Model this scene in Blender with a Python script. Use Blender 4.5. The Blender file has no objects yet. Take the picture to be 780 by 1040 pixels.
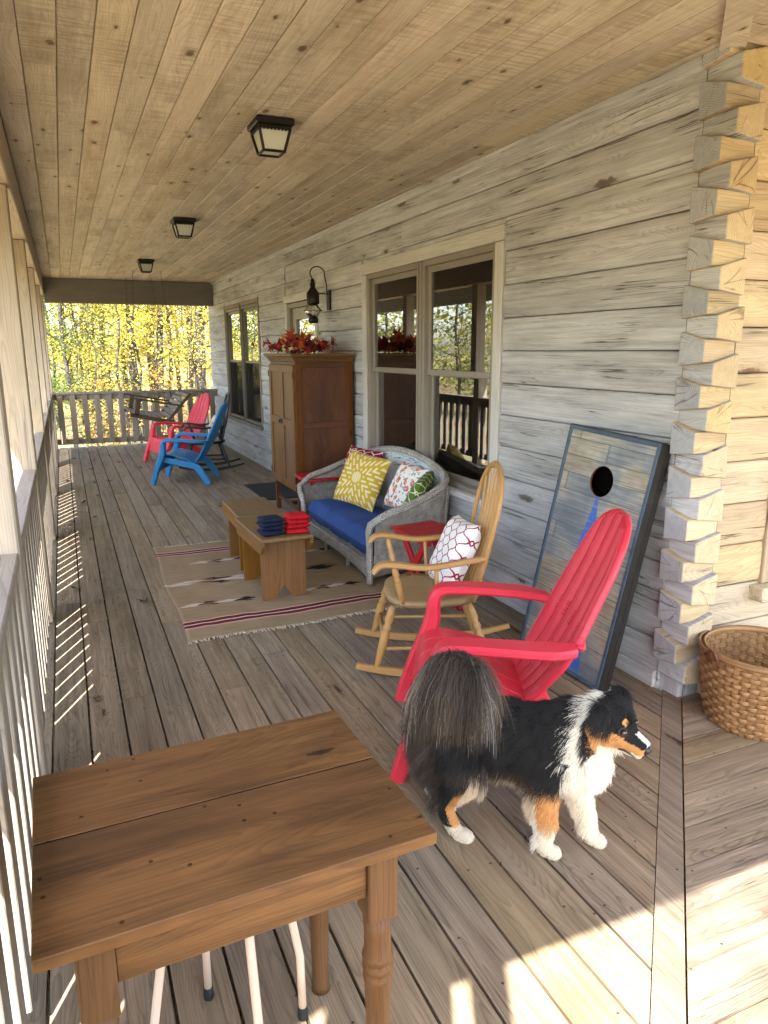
import bpy, bmesh, math, random
import numpy as np
from mathutils import Vector, Matrix, Euler, noise as mnoise
R_ = math.radians
random.seed(7)
rng = np.random.default_rng(7)
SC = bpy.context.scene
COL = SC.collection

# ------------------------------------------------------------------ materials
class G:
    """small node-graph helper"""
    def __init__(s, name):
        s.m = bpy.data.materials.new(name); s.m.use_nodes = True
        s.nt = s.m.node_tree; s.nt.nodes.clear()
        s.out = s.nt.nodes.new('ShaderNodeOutputMaterial')
    def put(s, sock, v):
        if v is None: return
        if isinstance(v, bpy.types.NodeSocket): s.nt.links.new(v, sock)
        else:
            if isinstance(v, (tuple, list)) and len(v) == 3 and sock.type == 'RGBA': v = (*v, 1)
            sock.default_value = v
    def n(s, t, ins=None, **pr):
        nd = s.nt.nodes.new('ShaderNode' + t)
        for k, v in pr.items(): setattr(nd, k, v)
        for k, v in (ins or {}).items(): s.put(nd.inputs[k], v)
        return nd
    def math(s, op, a, b=None, c=None):
        return s.n('Math', {0: a, 1: b, 2: c}, operation=op).outputs[0]
    def vmath(s, op, a, b=None):
        return s.n('VectorMath', {0: a, 1: b}, operation=op).outputs[0]
    def attr(s, name, o='Vector'):
        return s.n('Attribute', attribute_name=name).outputs[o]
    def noise(s, v, sc=1., det=2., ro=.5, dist=0., o='Fac'):
        return s.n('TexNoise', {'Vector': v, 'Scale': sc, 'Detail': det, 'Roughness': ro, 'Distortion': dist}).outputs[o]
    def ramp(s, f, stops, interp='LINEAR'):
        nd = s.n('ValToRGB', {0: f}); e = nd.color_ramp; e.interpolation = interp
        while len(e.elements) < len(stops): e.elements.new(.5)
        for el, (p, c) in zip(e.elements, stops):
            el.position = p
            el.color = (c, c, c, 1) if isinstance(c, (int, float)) else (*c, 1)
        return nd.outputs[0]
    def mix(s, f, a, b, bt='MIX'):
        nd = s.n('Mix', data_type='RGBA', blend_type=bt)
        s.put(nd.inputs[0], f); s.put(nd.inputs[6], a); s.put(nd.inputs[7], b)
        return nd.outputs[2]
    def sep(s, v):
        return s.n('SeparateXYZ', {0: v}).outputs
    def comb(s, x, y, z):
        return s.n('CombineXYZ', {0: x, 1: y, 2: z}).outputs[0]
    def bump(s, h, st=.3, d=.002):
        return s.n('Bump', {'Height': h, 'Strength': st, 'Distance': d}).outputs[0]
    def principled(s, col, rough=.6, normal=None, spec=.4, **kw):
        b = s.n('BsdfPrincipled')
        s.put(b.inputs['Base Color'], col); s.put(b.inputs['Roughness'], rough)
        s.put(b.inputs['Specular IOR Level'], spec)
        if normal is not None: s.put(b.inputs['Normal'], normal)
        for k, v in kw.items(): s.put(b.inputs[k], v)
        s.nt.links.new(b.outputs[0], s.out.inputs[0])
        return b

def wood(name, dark, light, ring=140., ringamt=.55, fiber=.35, knot=0., knotcol=(.05, .025, .012), rough=.65,
         checks=0., stain=None, stainamt=0., tint=.25, bump=.35, spec=.2, wob=.02, mott=.3, kscale=(1.3, 5.), spots=0., saw=0., radial=0., shelter=0.):
    g = G(name)
    p = g.attr('wc'); rnd = g.attr('rnd', 'Fac')
    x, y, z = g.sep(p)
    pl = g.vmath('MULTIPLY', p, (.9, 5., 5.))
    lo = g.noise(pl, 1., 2.)
    lo2 = g.noise(g.vmath('MULTIPLY', p, (.9, 5., 5.)), 1.7, 1.)
    yy = g.math('ADD', y, g.math('MULTIPLY', g.math('SUBTRACT', lo, .5), wob * 5))
    zz = g.math('ADD', z, g.math('MULTIPLY', g.math('SUBTRACT', lo2, .5), wob * 5))
    r = g.math('SQRT', g.math('ADD', g.math('MULTIPLY', yy, yy), g.math('MULTIPLY', zz, zz)))
    # knots
    kv = g.comb(g.math('ADD', g.math('MULTIPLY', x, kscale[0]), g.math('MULTIPLY', rnd, 37.)), g.math('MULTIPLY', y, kscale[1]), 0.)
    kv = g.vmath('ADD', kv, g.vmath('MULTIPLY', g.vmath('SUBTRACT', g.noise(p, 38., 2., o='Color'), (.5, .5, .5)), (.07, .16, 0.)))
    vn = g.n('TexVoronoi', {'Vector': kv, 'Scale': 1.}, voronoi_dimensions='2D'); kd = vn.outputs['Distance']; kc = vn.outputs['Color']
    ksel = g.math('LESS_THAN', g.sep(kc)[0], knot)
    kd = g.math('DIVIDE', kd, g.math('ADD', .35, g.math('MULTIPLY', g.sep(kc)[2], 1.1)))
    kn = g.math('MULTIPLY', ksel, g.ramp(kd, [(0., 1.), (.06, .85), (.085, .25), (.2, 0.)]))
    kw = g.math('MULTIPLY', ksel, g.ramp(kd, [(0., 1.), (.3, 0.)]))
    rr = g.math('ADD', g.math('MULTIPLY', r, ring), g.math('MULTIPLY', kw, 2.2))
    rr = g.math('ADD', rr, g.math('MULTIPLY', g.noise(g.vmath('MULTIPLY', p, (2., 12., 12.)), 1., 3.), 1.6))
    sawt = g.math('FRACT', rr)
    late = g.ramp(sawt, [(0., .1), (.55, .35), (.88, 1.), (1., .1)])
    fib = g.noise(g.vmath('MULTIPLY', p, (5., 190., 190.)), 1., 3., .6)
    fib2 = g.noise(g.vmath('MULTIPLY', p, (1.6, 45., 45.)), 1., 3., .55)
    mo = g.noise(g.vmath('MULTIPLY', p, (2.2, 9., 9.)), 1., 4., .6)
    f = g.math('ADD', g.math('MULTIPLY', late, ringamt), g.math('MULTIPLY', g.math('SUBTRACT', fib, .3), fiber))
    f = g.math('ADD', f, g.math('MULTIPLY', g.math('SUBTRACT', fib2, .5), fiber * 1.4))
    f = g.math('ADD', f, g.math('MULTIPLY', g.math('SUBTRACT', mo, .45), mott * 2))
    fc = g.n('Clamp', {0: f}).outputs[0]
    c = g.mix(fc, light, dark)
    if stain:
        st = g.noise(g.vmath('MULTIPLY', p, (.8, 3.5, 3.5)), 1.3, 5., .65)
        c = g.mix(g.math('MULTIPLY', g.ramp(st, [(.48, 0.), (.66, 1.)]), stainamt), c, stain)
    if knot > 0:
        c = g.mix(kn, c, knotcol)
    h = g.math('SUBTRACT', g.math('MULTIPLY', late, -.6), g.math('MULTIPLY', fib, .7))
    if checks > 0:
        ck = g.noise(g.vmath('MULTIPLY', p, (.8, 42., 42.)), 1., 2.5, .5, .3)
        line = g.ramp(g.math('ABSOLUTE', g.math('SUBTRACT', ck, .5)), [(0., 1.), (.008, .7), (.016, 0.)])
        gate = g.ramp(g.noise(g.vmath('MULTIPLY', p, (1.1, 4., 4.)), 1.9, 1.), [(.52, 0.), (.6, 1.)])
        ckm = g.math('MULTIPLY', g.math('MULTIPLY', line, gate), checks)
        c = g.mix(ckm, c, tuple(v * .22 for v in dark))
        h = g.math('SUBTRACT', h, g.math('MULTIPLY', ckm, 2.5))
    if saw > 0:
        sw = g.noise(g.vmath('MULTIPLY', p, (60., 5., 5.)), 1., 2.)
        sg = g.noise(g.vmath('MULTIPLY', p, (1.5, 5., 5.)), 1., 2.)
        c = g.mix(g.math('MULTIPLY', g.math('MULTIPLY', g.ramp(sw, [(.42, 0.), (.62, 1.)]), g.ramp(sg, [(.4, .15), (.65, 1.)])), saw), c, tuple(v * .8 for v in dark))
    if spots > 0:
        sv = g.n('TexVoronoi', {'Vector': g.comb(g.math('ADD', x, g.math('MULTIPLY', rnd, 5.)), y, 0.), 'Scale': 17.}, voronoi_dimensions='2D').outputs
        sm_ = g.math('MULTIPLY', g.math('LESS_THAN', g.sep(sv['Color'])[0], spots), g.ramp(sv['Distance'], [(0., 1.), (.05, 1.), (.085, 0.)]))
        c = g.mix(g.math('MULTIPLY', sm_, .85), c, tuple(v * .25 for v in dark)); h = g.math('SUBTRACT', h, sm_)
    if radial > 0:
        th_ = g.math('ARCTAN2', z, y)
        rn_ = g.noise(g.comb(g.math('MULTIPLY', g.math('SINE', th_), 1.6), g.math('MULTIPLY', g.math('COSINE', th_), 1.6), g.math('ADD', g.math('MULTIPLY', rnd, 30.), g.math('MULTIPLY', r, 3.))), 1., 1.)
        rl = g.ramp(g.math('ABSOLUTE', g.math('SUBTRACT', rn_, .5)), [(0., 1.), (.006, .8), (.018, 0.)])
        rl = g.math('MULTIPLY', rl, g.ramp(g.noise(p, 9., 2.), [(.42, 0.), (.52, 1.)]))
        c = g.mix(g.math('MULTIPLY', rl, radial), c, tuple(v * .2 for v in dark)); h = g.math('SUBTRACT', h, g.math('MULTIPLY', rl, 3.))
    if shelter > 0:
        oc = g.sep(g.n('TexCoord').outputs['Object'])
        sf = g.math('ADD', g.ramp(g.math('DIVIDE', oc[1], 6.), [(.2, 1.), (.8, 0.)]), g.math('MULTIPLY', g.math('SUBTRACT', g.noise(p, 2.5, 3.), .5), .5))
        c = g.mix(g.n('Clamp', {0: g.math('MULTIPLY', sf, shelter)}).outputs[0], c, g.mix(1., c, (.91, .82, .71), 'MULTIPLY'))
    # each board its own tone
    val = g.math('ADD', 1. - tint * .5, g.math('MULTIPLY', rnd, tint))
    c = g.n('HueSaturation', {'Hue': g.math('ADD', .5 - .006 * min(1, tint / .25), g.math('MULTIPLY', g.math('FRACT', g.math('MULTIPLY', rnd, 7.3)), .012 * min(1, tint / .25))),
                              'Saturation': g.math('ADD', 1 - .15 * min(1, tint / .25), g.math('MULTIPLY', g.math('FRACT', g.math('MULTIPLY', rnd, 3.7)), .3 * min(1, tint / .25))),
                              'Value': val, 'Color': c}).outputs[0]
    ro = g.math('ADD', rough - .06, g.math('MULTIPLY', fib2, .14))
    g.principled(c, ro, g.bump(h, bump, .0015), spec)
    return g.m

def plain(name, col, rough=.5, spec=.4, var=.12, nsc=8., bump=0., metal=0., nsc2=None, **kw):
    g = G(name)
    co = g.n('TexCoord').outputs['Object']
    nz = g.noise(co, nsc, 4., .6)
    c = g.mix(g.ramp(nz, [(.3, 0.), (.7, 1.)]), tuple(v * (1 - var) for v in col), tuple(min(1, v * (1 + var)) for v in col))
    ro = g.math('ADD', rough - .08, g.math('MULTIPLY', g.noise(co, nsc * 2.3, 3.), .16))
    nb = g.bump(g.noise(co, nsc2 or nsc * 12, 2.), bump, .002) if bump else None
    b = g.principled(c, ro, nb, spec, Metallic=metal, **kw)
    return g.m

M = {}
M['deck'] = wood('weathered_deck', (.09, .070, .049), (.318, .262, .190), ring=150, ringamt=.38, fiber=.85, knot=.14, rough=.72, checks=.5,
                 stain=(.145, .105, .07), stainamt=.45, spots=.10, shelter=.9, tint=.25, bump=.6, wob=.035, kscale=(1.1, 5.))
M['ceiling'] = wood('ceiling_pine', (.25, .205, .15), (.55, .48, .378), ring=90, ringamt=.34, fiber=.55, knot=.36, knotcol=(.07, .042, .022), saw=.5, rough=.6,
                    tint=.26, bump=.25, wob=.03, stain=(.22, .16, .095), stainamt=.5, kscale=(3.0, 6.5))
M['log'] = wood('weathered_log', (.185, .182, .178), (.52, .523, .522), ring=170, ringamt=.30, fiber=.80, knot=.16, knotcol=(.11, .09, .075), rough=.8, checks=.9,
                stain=(.25, .23, .205), stainamt=.42, tint=.26, bump=.6, wob=.035, mott=.42, kscale=(1.2, 5.))
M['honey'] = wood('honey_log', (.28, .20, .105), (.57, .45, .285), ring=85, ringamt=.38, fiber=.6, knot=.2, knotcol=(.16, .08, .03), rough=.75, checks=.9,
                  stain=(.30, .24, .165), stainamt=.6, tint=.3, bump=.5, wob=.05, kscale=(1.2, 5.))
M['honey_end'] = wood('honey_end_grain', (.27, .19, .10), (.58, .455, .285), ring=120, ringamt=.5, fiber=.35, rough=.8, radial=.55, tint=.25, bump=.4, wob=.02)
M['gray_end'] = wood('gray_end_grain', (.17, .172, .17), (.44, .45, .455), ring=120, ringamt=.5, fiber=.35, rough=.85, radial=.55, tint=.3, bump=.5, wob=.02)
M['post'] = wood('porch_post_wood', (.19, .155, .11), (.42, .355, .27), ring=70, ringamt=.4, fiber=.4, knot=.15, rough=.7, checks=.5,
                 stain=(.3, .27, .23), stainamt=.55, tint=.2, bump=.4, wob=.04)
M['rail'] = wood('railing_wood', (.12, .10, .08), (.29, .25, .20), ring=80, ringamt=.4, fiber=.45, knot=.1, rough=.75, checks=.6,
                 stain=(.25, .225, .2), stainamt=.5, tint=.3, bump=.5, wob=.04)
M['beam'] = wood('beam_wood', (.085, .074, .06), (.20, .178, .148), ring=60, ringamt=.3, fiber=.4, knot=.1, rough=.75, tint=.15, bump=.3, wob=.04)
M['trim'] = wood('window_trim', (.31, .30, .27), (.55, .54, .50), ring=80, ringamt=.3, fiber=.35, knot=.08, rough=.7, checks=.4, tint=.15, bump=.3)
M['table'] = wood('antique_table', (.034, .0145, .005), (.19, .090, .031), ring=130, ringamt=.28, fiber=.6, spots=.16, knot=.2, knotcol=(.022, .010, .005), rough=.5, checks=.3,
                  stain=(.05, .025, .011), stainamt=.8, tint=.0, bump=.3, wob=.04, spec=.25, mott=.8, kscale=(2.5, 7.))
M['table_leg'] = wood('table_leg_wood', (.038, .016, .006), (.145, .068, .025), ring=120, ringamt=.3, fiber=.4, rough=.55, checks=.3, tint=.04, bump=.25, spec=.25)
M['armoire'] = wood('armoire_pine_shaded', (.04, .012, .0035), (.118, .041, .0105), ring=75, ringamt=.4, fiber=.45, knot=.6, knotcol=(.018, .007, .003), stain=(.03, .010, .004), stainamt=.6, rough=.45,
                    tint=.18, bump=.15, wob=.05, spec=.25, kscale=(2.0, 5.))  # body darker than the doors, the side's shadow painted into the tone
M['armoire_door'] = wood('armoire_door_pine', (.06, .025, .008), (.145, .068, .023), ring=75, ringamt=.42, fiber=.3, knot=.3, knotcol=(.08, .035, .014), rough=.45,
                         tint=.16, bump=.15, wob=.05, spec=.25, kscale=(2.0, 5.))
M['bench'] = wood('bench_oak', (.08, .034, .008), (.235, .112, .030), ring=110, ringamt=.35, fiber=.6, rough=.5, tint=.14, bump=.25, spec=.2)
M['bench_top'] = wood('bench_top_worn', (.09, .05, .02), (.225, .135, .06), ring=90, ringamt=.35, fiber=.5, rough=.5, tint=.14, bump=.25, spec=.2)
M['oak'] = wood('honey_oak', (.27, .135, .04), (.48, .28, .105), ring=120, ringamt=.32, fiber=.45, rough=.36, tint=.06, bump=.15, spec=.3)
M['oak_seat'] = wood('worn_oak_seat', (.17, .105, .05), (.37, .25, .125), ring=90, ringamt=.35, fiber=.5, rough=.45, tint=.1, bump=.2, spec=.4)
M['black_wood'] = plain('black_painted_wood', (.012, .013, .013), .4, .5, .2)
M['swing'] = wood('swing_wood', (.03, .02, .012), (.09, .06, .036), ring=90, ringamt=.3, fiber=.4, rough=.7, tint=.3, bump=.3)
M['swing_slat'] = wood('swing_slat_wood', (.09, .07, .05), (.22, .18, .13), ring=90, ringamt=.3, fiber=.4, rough=.7, tint=.3, bump=.3)
M['red'] = plain('red_resin', (.62, .032, .056), .42, .4, .07, 5., .08, nsc2=350)
M['red_far'] = plain('faded_red_resin', (.62, .032, .055), .45, .4, .07, 5.)
M['red_wood'] = plain('red_painted_wood', (.36, .008, .014), .45, .4, .15, 6.)
M['blue'] = plain('blue_resin', (.012, .17, .40), .42, .4, .07, 5.)
M['iron'] = plain('black_iron', (.018, .016, .014), .5, .5, .3, 20., .15)
M['bronze'] = plain('dark_bronze', (.016, .0145, .012), .45, .5, .3, 20., .15, metal=.6)
M['taupe'] = plain('taupe_vinyl', (.215, .19, .155), .4, .4, .06, 6.)
M['taupe_dark'] = plain('dark_taupe_vinyl', (.115, .10, .08), .4, .4, .06, 6.)
M['rubber'] = plain('black_rubber', (.012, .012, .012), .6, .3, .2)
M['pale_wood'] = wood('pale_bent_wood', (.50, .36, .26), (.68, .53, .41), ring=120, ringamt=.2, fiber=.25, rough=.45, tint=.08, bump=.1)
M['navy'] = plain('navy_duck_cloth', (.012, .017, .042), .85, .2, .25, 30., .3, nsc2=700)
M['bagred'] = plain('red_duck_cloth', (.47, .010, .018), .85, .2, .2, 30., .3, nsc2=700)
M['leather'] = plain('brown_leather', (.10, .035, .014), .5, .4, .25, 40.)
M['black_side'] = plain('black_board_side', (.018, .016, .014), .5, .4, .25, 10.)
M['slate'] = plain('slate_blue_frame', (.05, .08, .12), .5, .4, .25, 12.)
M['outlet'] = plain('gray_outlet', (.30, .29, .27), .5, .4, .1)
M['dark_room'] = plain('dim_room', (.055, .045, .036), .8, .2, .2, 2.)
M['roofing'] = plain('roof_shingle', (.10, .095, .09), .9, .2, .3, 9.)
M['hole'] = plain('painted_recess_shade', (.003, .0025, .002), .95, 0., .2)  # near-black that paints shade into the board hole and the table seam

def glass_mat(name, tint=(.86, .9, .88), refl=1.75):
    g = G(name)
    fr = g.n('Fresnel', {'IOR': 1.5}).outputs[0]
    f = g.math('MINIMUM', g.math('MULTIPLY', fr, refl), 1.)
    tr = g.n('BsdfTransparent', {'Color': tint}).outputs[0]
    gl = g.n('BsdfGlossy', {'Color': (1, 1, 1), 'Roughness': .012}).outputs[0]
    mx = g.n('MixShader', {0: f, 1: tr, 2: gl}).outputs[0]
    g.nt.links.new(mx, g.out.inputs[0]); return g.m
M['glass'] = glass_mat('window_glass', (.5, .52, .5), 2.5)
def screen_mat():
    g = G('insect_screen')
    m = g.n('MixShader', {0: .72, 1: g.n('BsdfTransparent', {'Color': (1, 1, 1)}).outputs[0], 2: g.n('BsdfDiffuse', {'Color': (.02, .02, .019)}).outputs[0]}).outputs[0]
    g.nt.links.new(m, g.out.inputs[0]); return g.m
M['screen'] = screen_mat()
M['globe'] = glass_mat('lantern_glass', (.92, .94, .93), 1.6)
def frosted():
    g = G('frosted_glass')
    co = g.n('TexCoord').outputs['Object']
    nz = g.noise(co, 90., 3.)
    d = g.n('BsdfDiffuse', {'Color': (.62, .64, .55)}).outputs[0]
    t = g.n('BsdfTranslucent', {'Color': (.75, .77, .68)}).outputs[0]
    gl = g.n('BsdfGlossy', {'Color': (.9, .9, .9), 'Roughness': .3, 'Normal': g.bump(nz, .4, .002)}).outputs[0]
    m = g.n('MixShader', {0: .45, 1: d, 2: t}).outputs[0]
    m = g.n('MixShader', {0: .06, 1: m, 2: gl}).outputs[0]
    g.nt.links.new(m, g.out.inputs[0]); return g.m
M['frosted'] = frosted()

def cushion_mat():
    g = G('blue_canvas')
    co = g.n('TexCoord').outputs['Object']
    w = g.noise(co, 6., 3.)
    c = g.mix(w, (.022, .055, .195), (.036, .085, .265))
    h = g.math('ADD', g.noise(co, 900., 1.), g.math('MULTIPLY', g.noise(co, 9., 2.), 3.))
    g.principled(c, .8, g.bump(h, .3, .002), .25); return g.m
M['cushion'] = cushion_mat()

def wicker_mat():
    g = G('weathered_wicker')
    uv = g.attr('wc'); x, y, z = g.sep(uv)   # x along the run, y up
    u = g.math('MULTIPLY', x, 2 * math.pi / .022); v = g.math('MULTIPLY', y, 2 * math.pi / .011)
    wv = g.math('MULTIPLY', g.math('SINE', u), g.math('COSINE', v))
    h = g.math('ADD', g.math('ABSOLUTE', g.math('SINE', g.math('MULTIPLY', y, math.pi / .0055))), g.math('MULTIPLY', wv, .9))
    nz = g.noise(uv, 14., 4., .65)
    c = g.mix(g.ramp(nz, [(.35, 0.), (.65, 1.)]), (.36, .33, .28), (.60, .575, .52))
    c = g.mix(g.ramp(h, [(0., 1.), (.7, 0.)]), c, (.24, .215, .18))  # weave hollows darkened, their shade painted into the colour
    flake = g.ramp(g.noise(uv, 38., 3., .7), [(.60, 0.), (.64, 1.)])
    c = g.mix(g.math('MULTIPLY', flake, .6), c, (.17, .14, .11))
    g.principled(c, .75, g.bump(h, .9, .004), .25); return g.m
M['wicker'] = wicker_mat()
def wicker_paint():
    g = G('flaking_pale_paint')
    uv = g.attr('wc'); x, y, z = g.sep(uv)
    h = g.math('ABSOLUTE', g.math('SINE', g.math('MULTIPLY', x, math.pi / .03)))
    nz = g.noise(g.vmath('MULTIPLY', uv, (40., 9., 9.)), 1., 4., .7)
    c = g.mix(g.ramp(nz, [(.35, 0.), (.7, 1.)]), (.44, .50, .53), (.60, .65, .66))
    # flaking concentrated on the top roll (z carries height below the top edge)
    fl = g.ramp(g.noise(g.vmath('MULTIPLY', uv, (9., 60., 60.)), 1., 4., .75), [(.52, 0.), (.58, 1.)])
    top = g.ramp(z, [(0., 1.), (.09, .9), (.13, 0.)])
    c = g.mix(g.math('MULTIPLY', fl, top), c, (.10, .085, .07))
    g.principled(c, .7, g.bump(h, .5, .003), .3); return g.m
M['wicker_paint'] = wicker_paint()

def basket_mat():
    g = G('ash_splint')
    p = g.attr('wc'); rnd = g.attr('rnd', 'Fac')
    f = g.noise(g.vmath('MULTIPLY', p, (8., 160., 160.)), 1., 3.)
    c = g.mix(f, (.18, .088, .031), (.345, .195, .08))
    c = g.n('HueSaturation', {'Value': g.math('ADD', .72, g.math('MULTIPLY', rnd, .5)), 'Color': c}).outputs[0]
    g.principled(c, .45, g.bump(f, .2, .001), .4); return g.m
M['basket'] = basket_mat()

def pillow_mat(name, kind, base, fig, fig2=None, fig3=None):
    g = G(name)
    uv = g.attr('wc'); x, y, z = g.sep(uv)      # x, y in -1..1 over the face
    PI = math.pi
    if kind == 'lattice':
        n = 2.6
        a = g.math('MULTIPLY', g.math('ADD', x, y), PI * n / 1.25); b = g.math('MULTIPLY', g.math('SUBTRACT', x, y), PI * n / 1.25)
        a2 = g.math('ADD', a, g.math('MULTIPLY', g.math('SINE', g.math('MULTIPLY', b, 2.)), .24))
        b2 = g.math('ADD', b, g.math('MULTIPLY', g.math('SINE', g.math('MULTIPLY', a, 2.)), .24))
        d = g.math('MINIMUM', g.math('ABSOLUTE', g.math('SINE', a2)), g.math('ABSOLUTE', g.math('SINE', b2)))
        f = g.ramp(d, [(.12, 1.), (.19, 0.)])
        c = g.mix(f, base, fig)
    elif kind == 'sunburst':
        r = g.math('SQRT', g.math('ADD', g.math('MULTIPLY', x, x), g.math('MULTIPLY', y, y)))
        th = g.math('ARCTAN2', y, x)
        # radiating parallel dashes: six sectors, each with stripes along its own axis
        ks = g.math('ROUND', g.math('MULTIPLY', th, 6 / (2 * PI)))
        ax = g.math('MULTIPLY', ks, 2 * PI / 6)
        ca = g.math('COSINE', ax); sa = g.math('SINE', ax)
        al = g.math('ADD', g.math('MULTIPLY', x, ca), g.math('MULTIPLY', y, sa))
        ac = g.math('SUBTRACT', g.math('MULTIPLY', y, ca), g.math('MULTIPLY', x, sa))
        st = g.math('ABSOLUTE', g.math('SINE', g.math('MULTIPLY', ac, PI / .15)))
        row = g.math('FLOOR', g.math('MULTIPLY', ac, 1 / .15))
        ds = g.math('FRACT', g.math('ADD', g.math('MULTIPLY', al, 2.3), g.math('MULTIPLY', row, .37)))
        f = g.math('MULTIPLY', g.ramp(st, [(.70, 0.), (.80, 1.)]), g.ramp(ds, [(.12, 0.), (.16, 1.), (.78, 1.), (.82, 0.)]))
        f = g.math('MULTIPLY', f, g.ramp(r, [(.27, 0.), (.30, 1.)]))
        disc = g.math('MULTIPLY', g.ramp(r, [(.19, 1.), (.22, 0.)]), g.ramp(g.math('ABSOLUTE', g.math('SINE', g.math('MULTIPLY', x, 34.))), [(.2, .2), (.5, 1.)]))
        c = g.mix(g.math('MAXIMUM', f, disc), base, fig)
    else:
        c = base
        for k, (col, sc, th0, off) in enumerate([(fig, 2.6, .30, 0.), (fig2, 3.4, .24, 5.3), (fig3, 4.4, .2, 11.7)]):
            pv = g.vmath('ADD', g.comb(x, y, 0.), (off, off * .7, off))
            wob_ = g.noise(pv, 3., 2., o='Color')
            pv2 = g.vmath('ADD', pv, g.vmath('MULTIPLY', g.vmath('SUBTRACT', wob_, (.5, .5, .5)), (.35, .35, 0.)))
            vd = g.n('TexVoronoi', {'Vector': pv2, 'Scale': sc, 'Randomness': .8}, voronoi_dimensions='2D').outputs
            ring_ = g.ramp(vd['Distance'], [(0., .0), (.08, .0), (.1, 1.), (th0, 1.), (th0 + .02, 0.)])
            sel = g.math('GREATER_THAN', g.sep(vd['Color'])[1], .35)
            c = g.mix(g.math('MULTIPLY', ring_, sel), c, col)
    h = g.math('ADD', g.noise(uv, 220., 1.), g.math('MULTIPLY', g.noise(uv, 3., 3.), 4.))
    g.principled(c, .88, g.bump(h, .25, .004), .15); return g.m
M['p_burgundy'] = pillow_mat('burgundy_lattice_cloth', 'lattice', (.25, .012, .035), (.72, .66, .60))
M['p_yellow'] = pillow_mat('yellow_dash_cloth', 'sunburst', (.50, .335, .035), (.70, .60, .36))
M['p_floral'] = pillow_mat('floral_cloth', 'floral', (.76, .72, .66), (.62, .17, .07), (.30, .16, .26), (.13, .2, .09))
M['p_green'] = pillow_mat('green_lattice_cloth', 'lattice', (.085, .14, .022), (.66, .66, .48))
M['p_white'] = pillow_mat('white_lattice_cloth', 'lattice', (.80, .76, .72), (.27, .014, .035))
M['p_cream'] = pillow_mat('cream_print_cloth', 'floral', (.66, .62, .52), (.30, .2, .1), (.35, .08, .05), (.2, .2, .12))

def rug_mat():
    g = G('woven_rug')
    uv = g.attr('wc'); u, v, w = g.sep(uv)      # u across (metres), v along the length 0..1
    nz = g.noise(g.vmath('MULTIPLY', uv, (6., 160., 1.)), 1., 3.)
    big = g.noise(g.vmath('MULTIPLY', uv, (3., 4., 1.)), 1., 4.)
    c = g.mix(nz, (.19, .135, .078), (.40, .31, .195))
    c = g.mix(g.math('MULTIPLY', g.ramp(big, [(.4, 0.), (.7, 1.)]), .35), c, (.15, .105, .062))
    vm = g.math('ABSOLUTE', g.math('SUBTRACT', v, .5))     # mirrored about the middle
    vj = g.math('ADD', vm, g.math('MULTIPLY', g.math('SUBTRACT', g.noise(uv, 9., 2.), .5), .004))
    D = (.018, .014, .016); RD = (.20, .014, .028); W = (.56, .49, .40); PK = (.42, .24, .19)
    seq = [(.352, PK), (.358, W), (.362, RD), (.372, D), (.381, W), (.387, D), (.394, RD), (.404, D), (.409, W), (.413, PK), (.419, None)]
    band = g.n('ValToRGB', {0: vj}); e = band.color_ramp; e.interpolation = 'CONSTANT'
    e.elements[0].position = 0; e.elements[0].color = (0, 0, 0, 1); e.elements[1].position = .352; e.elements[1].color = (*PK, 1)
    msk = g.ramp(vj, [(0., 0.), (.352, 1.), (.419, 0.)], 'CONSTANT')
    for p, cc in seq[1:-1]:
        el = e.elements.new(p); el.color = (*cc, 1)
    c = g.mix(msk, c, band.outputs[0])
    # arrow-like motifs: small dark lozenges with pale and pink flecks, three rows
    for row, (v0, us, sc) in enumerate([(.73, (.42, .62, 1.0, 1.3), 1.1), (.5, (.36, .75, 1.1), 2.2), (.27, (.22, .45, 1.0, 1.2), 1.1)]):
        for k, u0 in enumerate(us):
            dx = g.math('ADD', g.math('SUBTRACT', u, u0), g.math('MULTIPLY', g.math('SUBTRACT', g.noise(g.comb(0., g.math('MULTIPLY', v, 120.), u0), 1., 1.), .5), .16 * sc))
            dy = g.math('ABSOLUTE', g.math('MULTIPLY', g.math('SUBTRACT', v, v0), 2.15))
            body = g.math('LESS_THAN', g.math('ADD', g.math('ABSOLUTE', dx), g.math('MULTIPLY', dy, 1.5)), .062 * sc)
            tail = g.math('LESS_THAN', g.math('ADD', g.math('ABSOLUTE', g.math('ADD', dx, .10 * sc)), g.math('MULTIPLY', dy, 3.2)), .085 * sc)
            tail2 = g.math('LESS_THAN', g.math('ADD', g.math('ABSOLUTE', g.math('ADD', dx, .19 * sc)), g.math('MULTIPLY', dy, 6.)), .09 * sc)
            c = g.mix(g.math('MULTIPLY', tail2, .7), c, (.36, .15, .12))
            c = g.mix(tail, c, (.52, .46, .38))
            c = g.mix(body, c, (.02, .017, .018))
    h = g.math('ADD', g.math('SINE', g.math('MULTIPLY', v, 2100.)), g.math('MULTIPLY', nz, 2.))
    g.principled(c, .95, g.bump(h, .3, .002), .08); return g.m
M['rug'] = rug_mat()
M['fringe'] = plain('cotton_fringe', (.52, .45, .34), .9, .1, .2, 30.)
def mat_mat():
    g = G('ribbed_rubber')
    co = g.n('TexCoord').outputs['Object']
    s = g.math('SINE', g.math('MULTIPLY', g.sep(co)[0], 240.))
    c = g.mix(g.ramp(s, [(.2, 0.), (.8, 1.)]), (.012, .013, .013), (.04, .04, .038))
    g.principled(c, .8, g.bump(s, .6, .004), .3); return g.m
M['mat'] = mat_mat()

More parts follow.
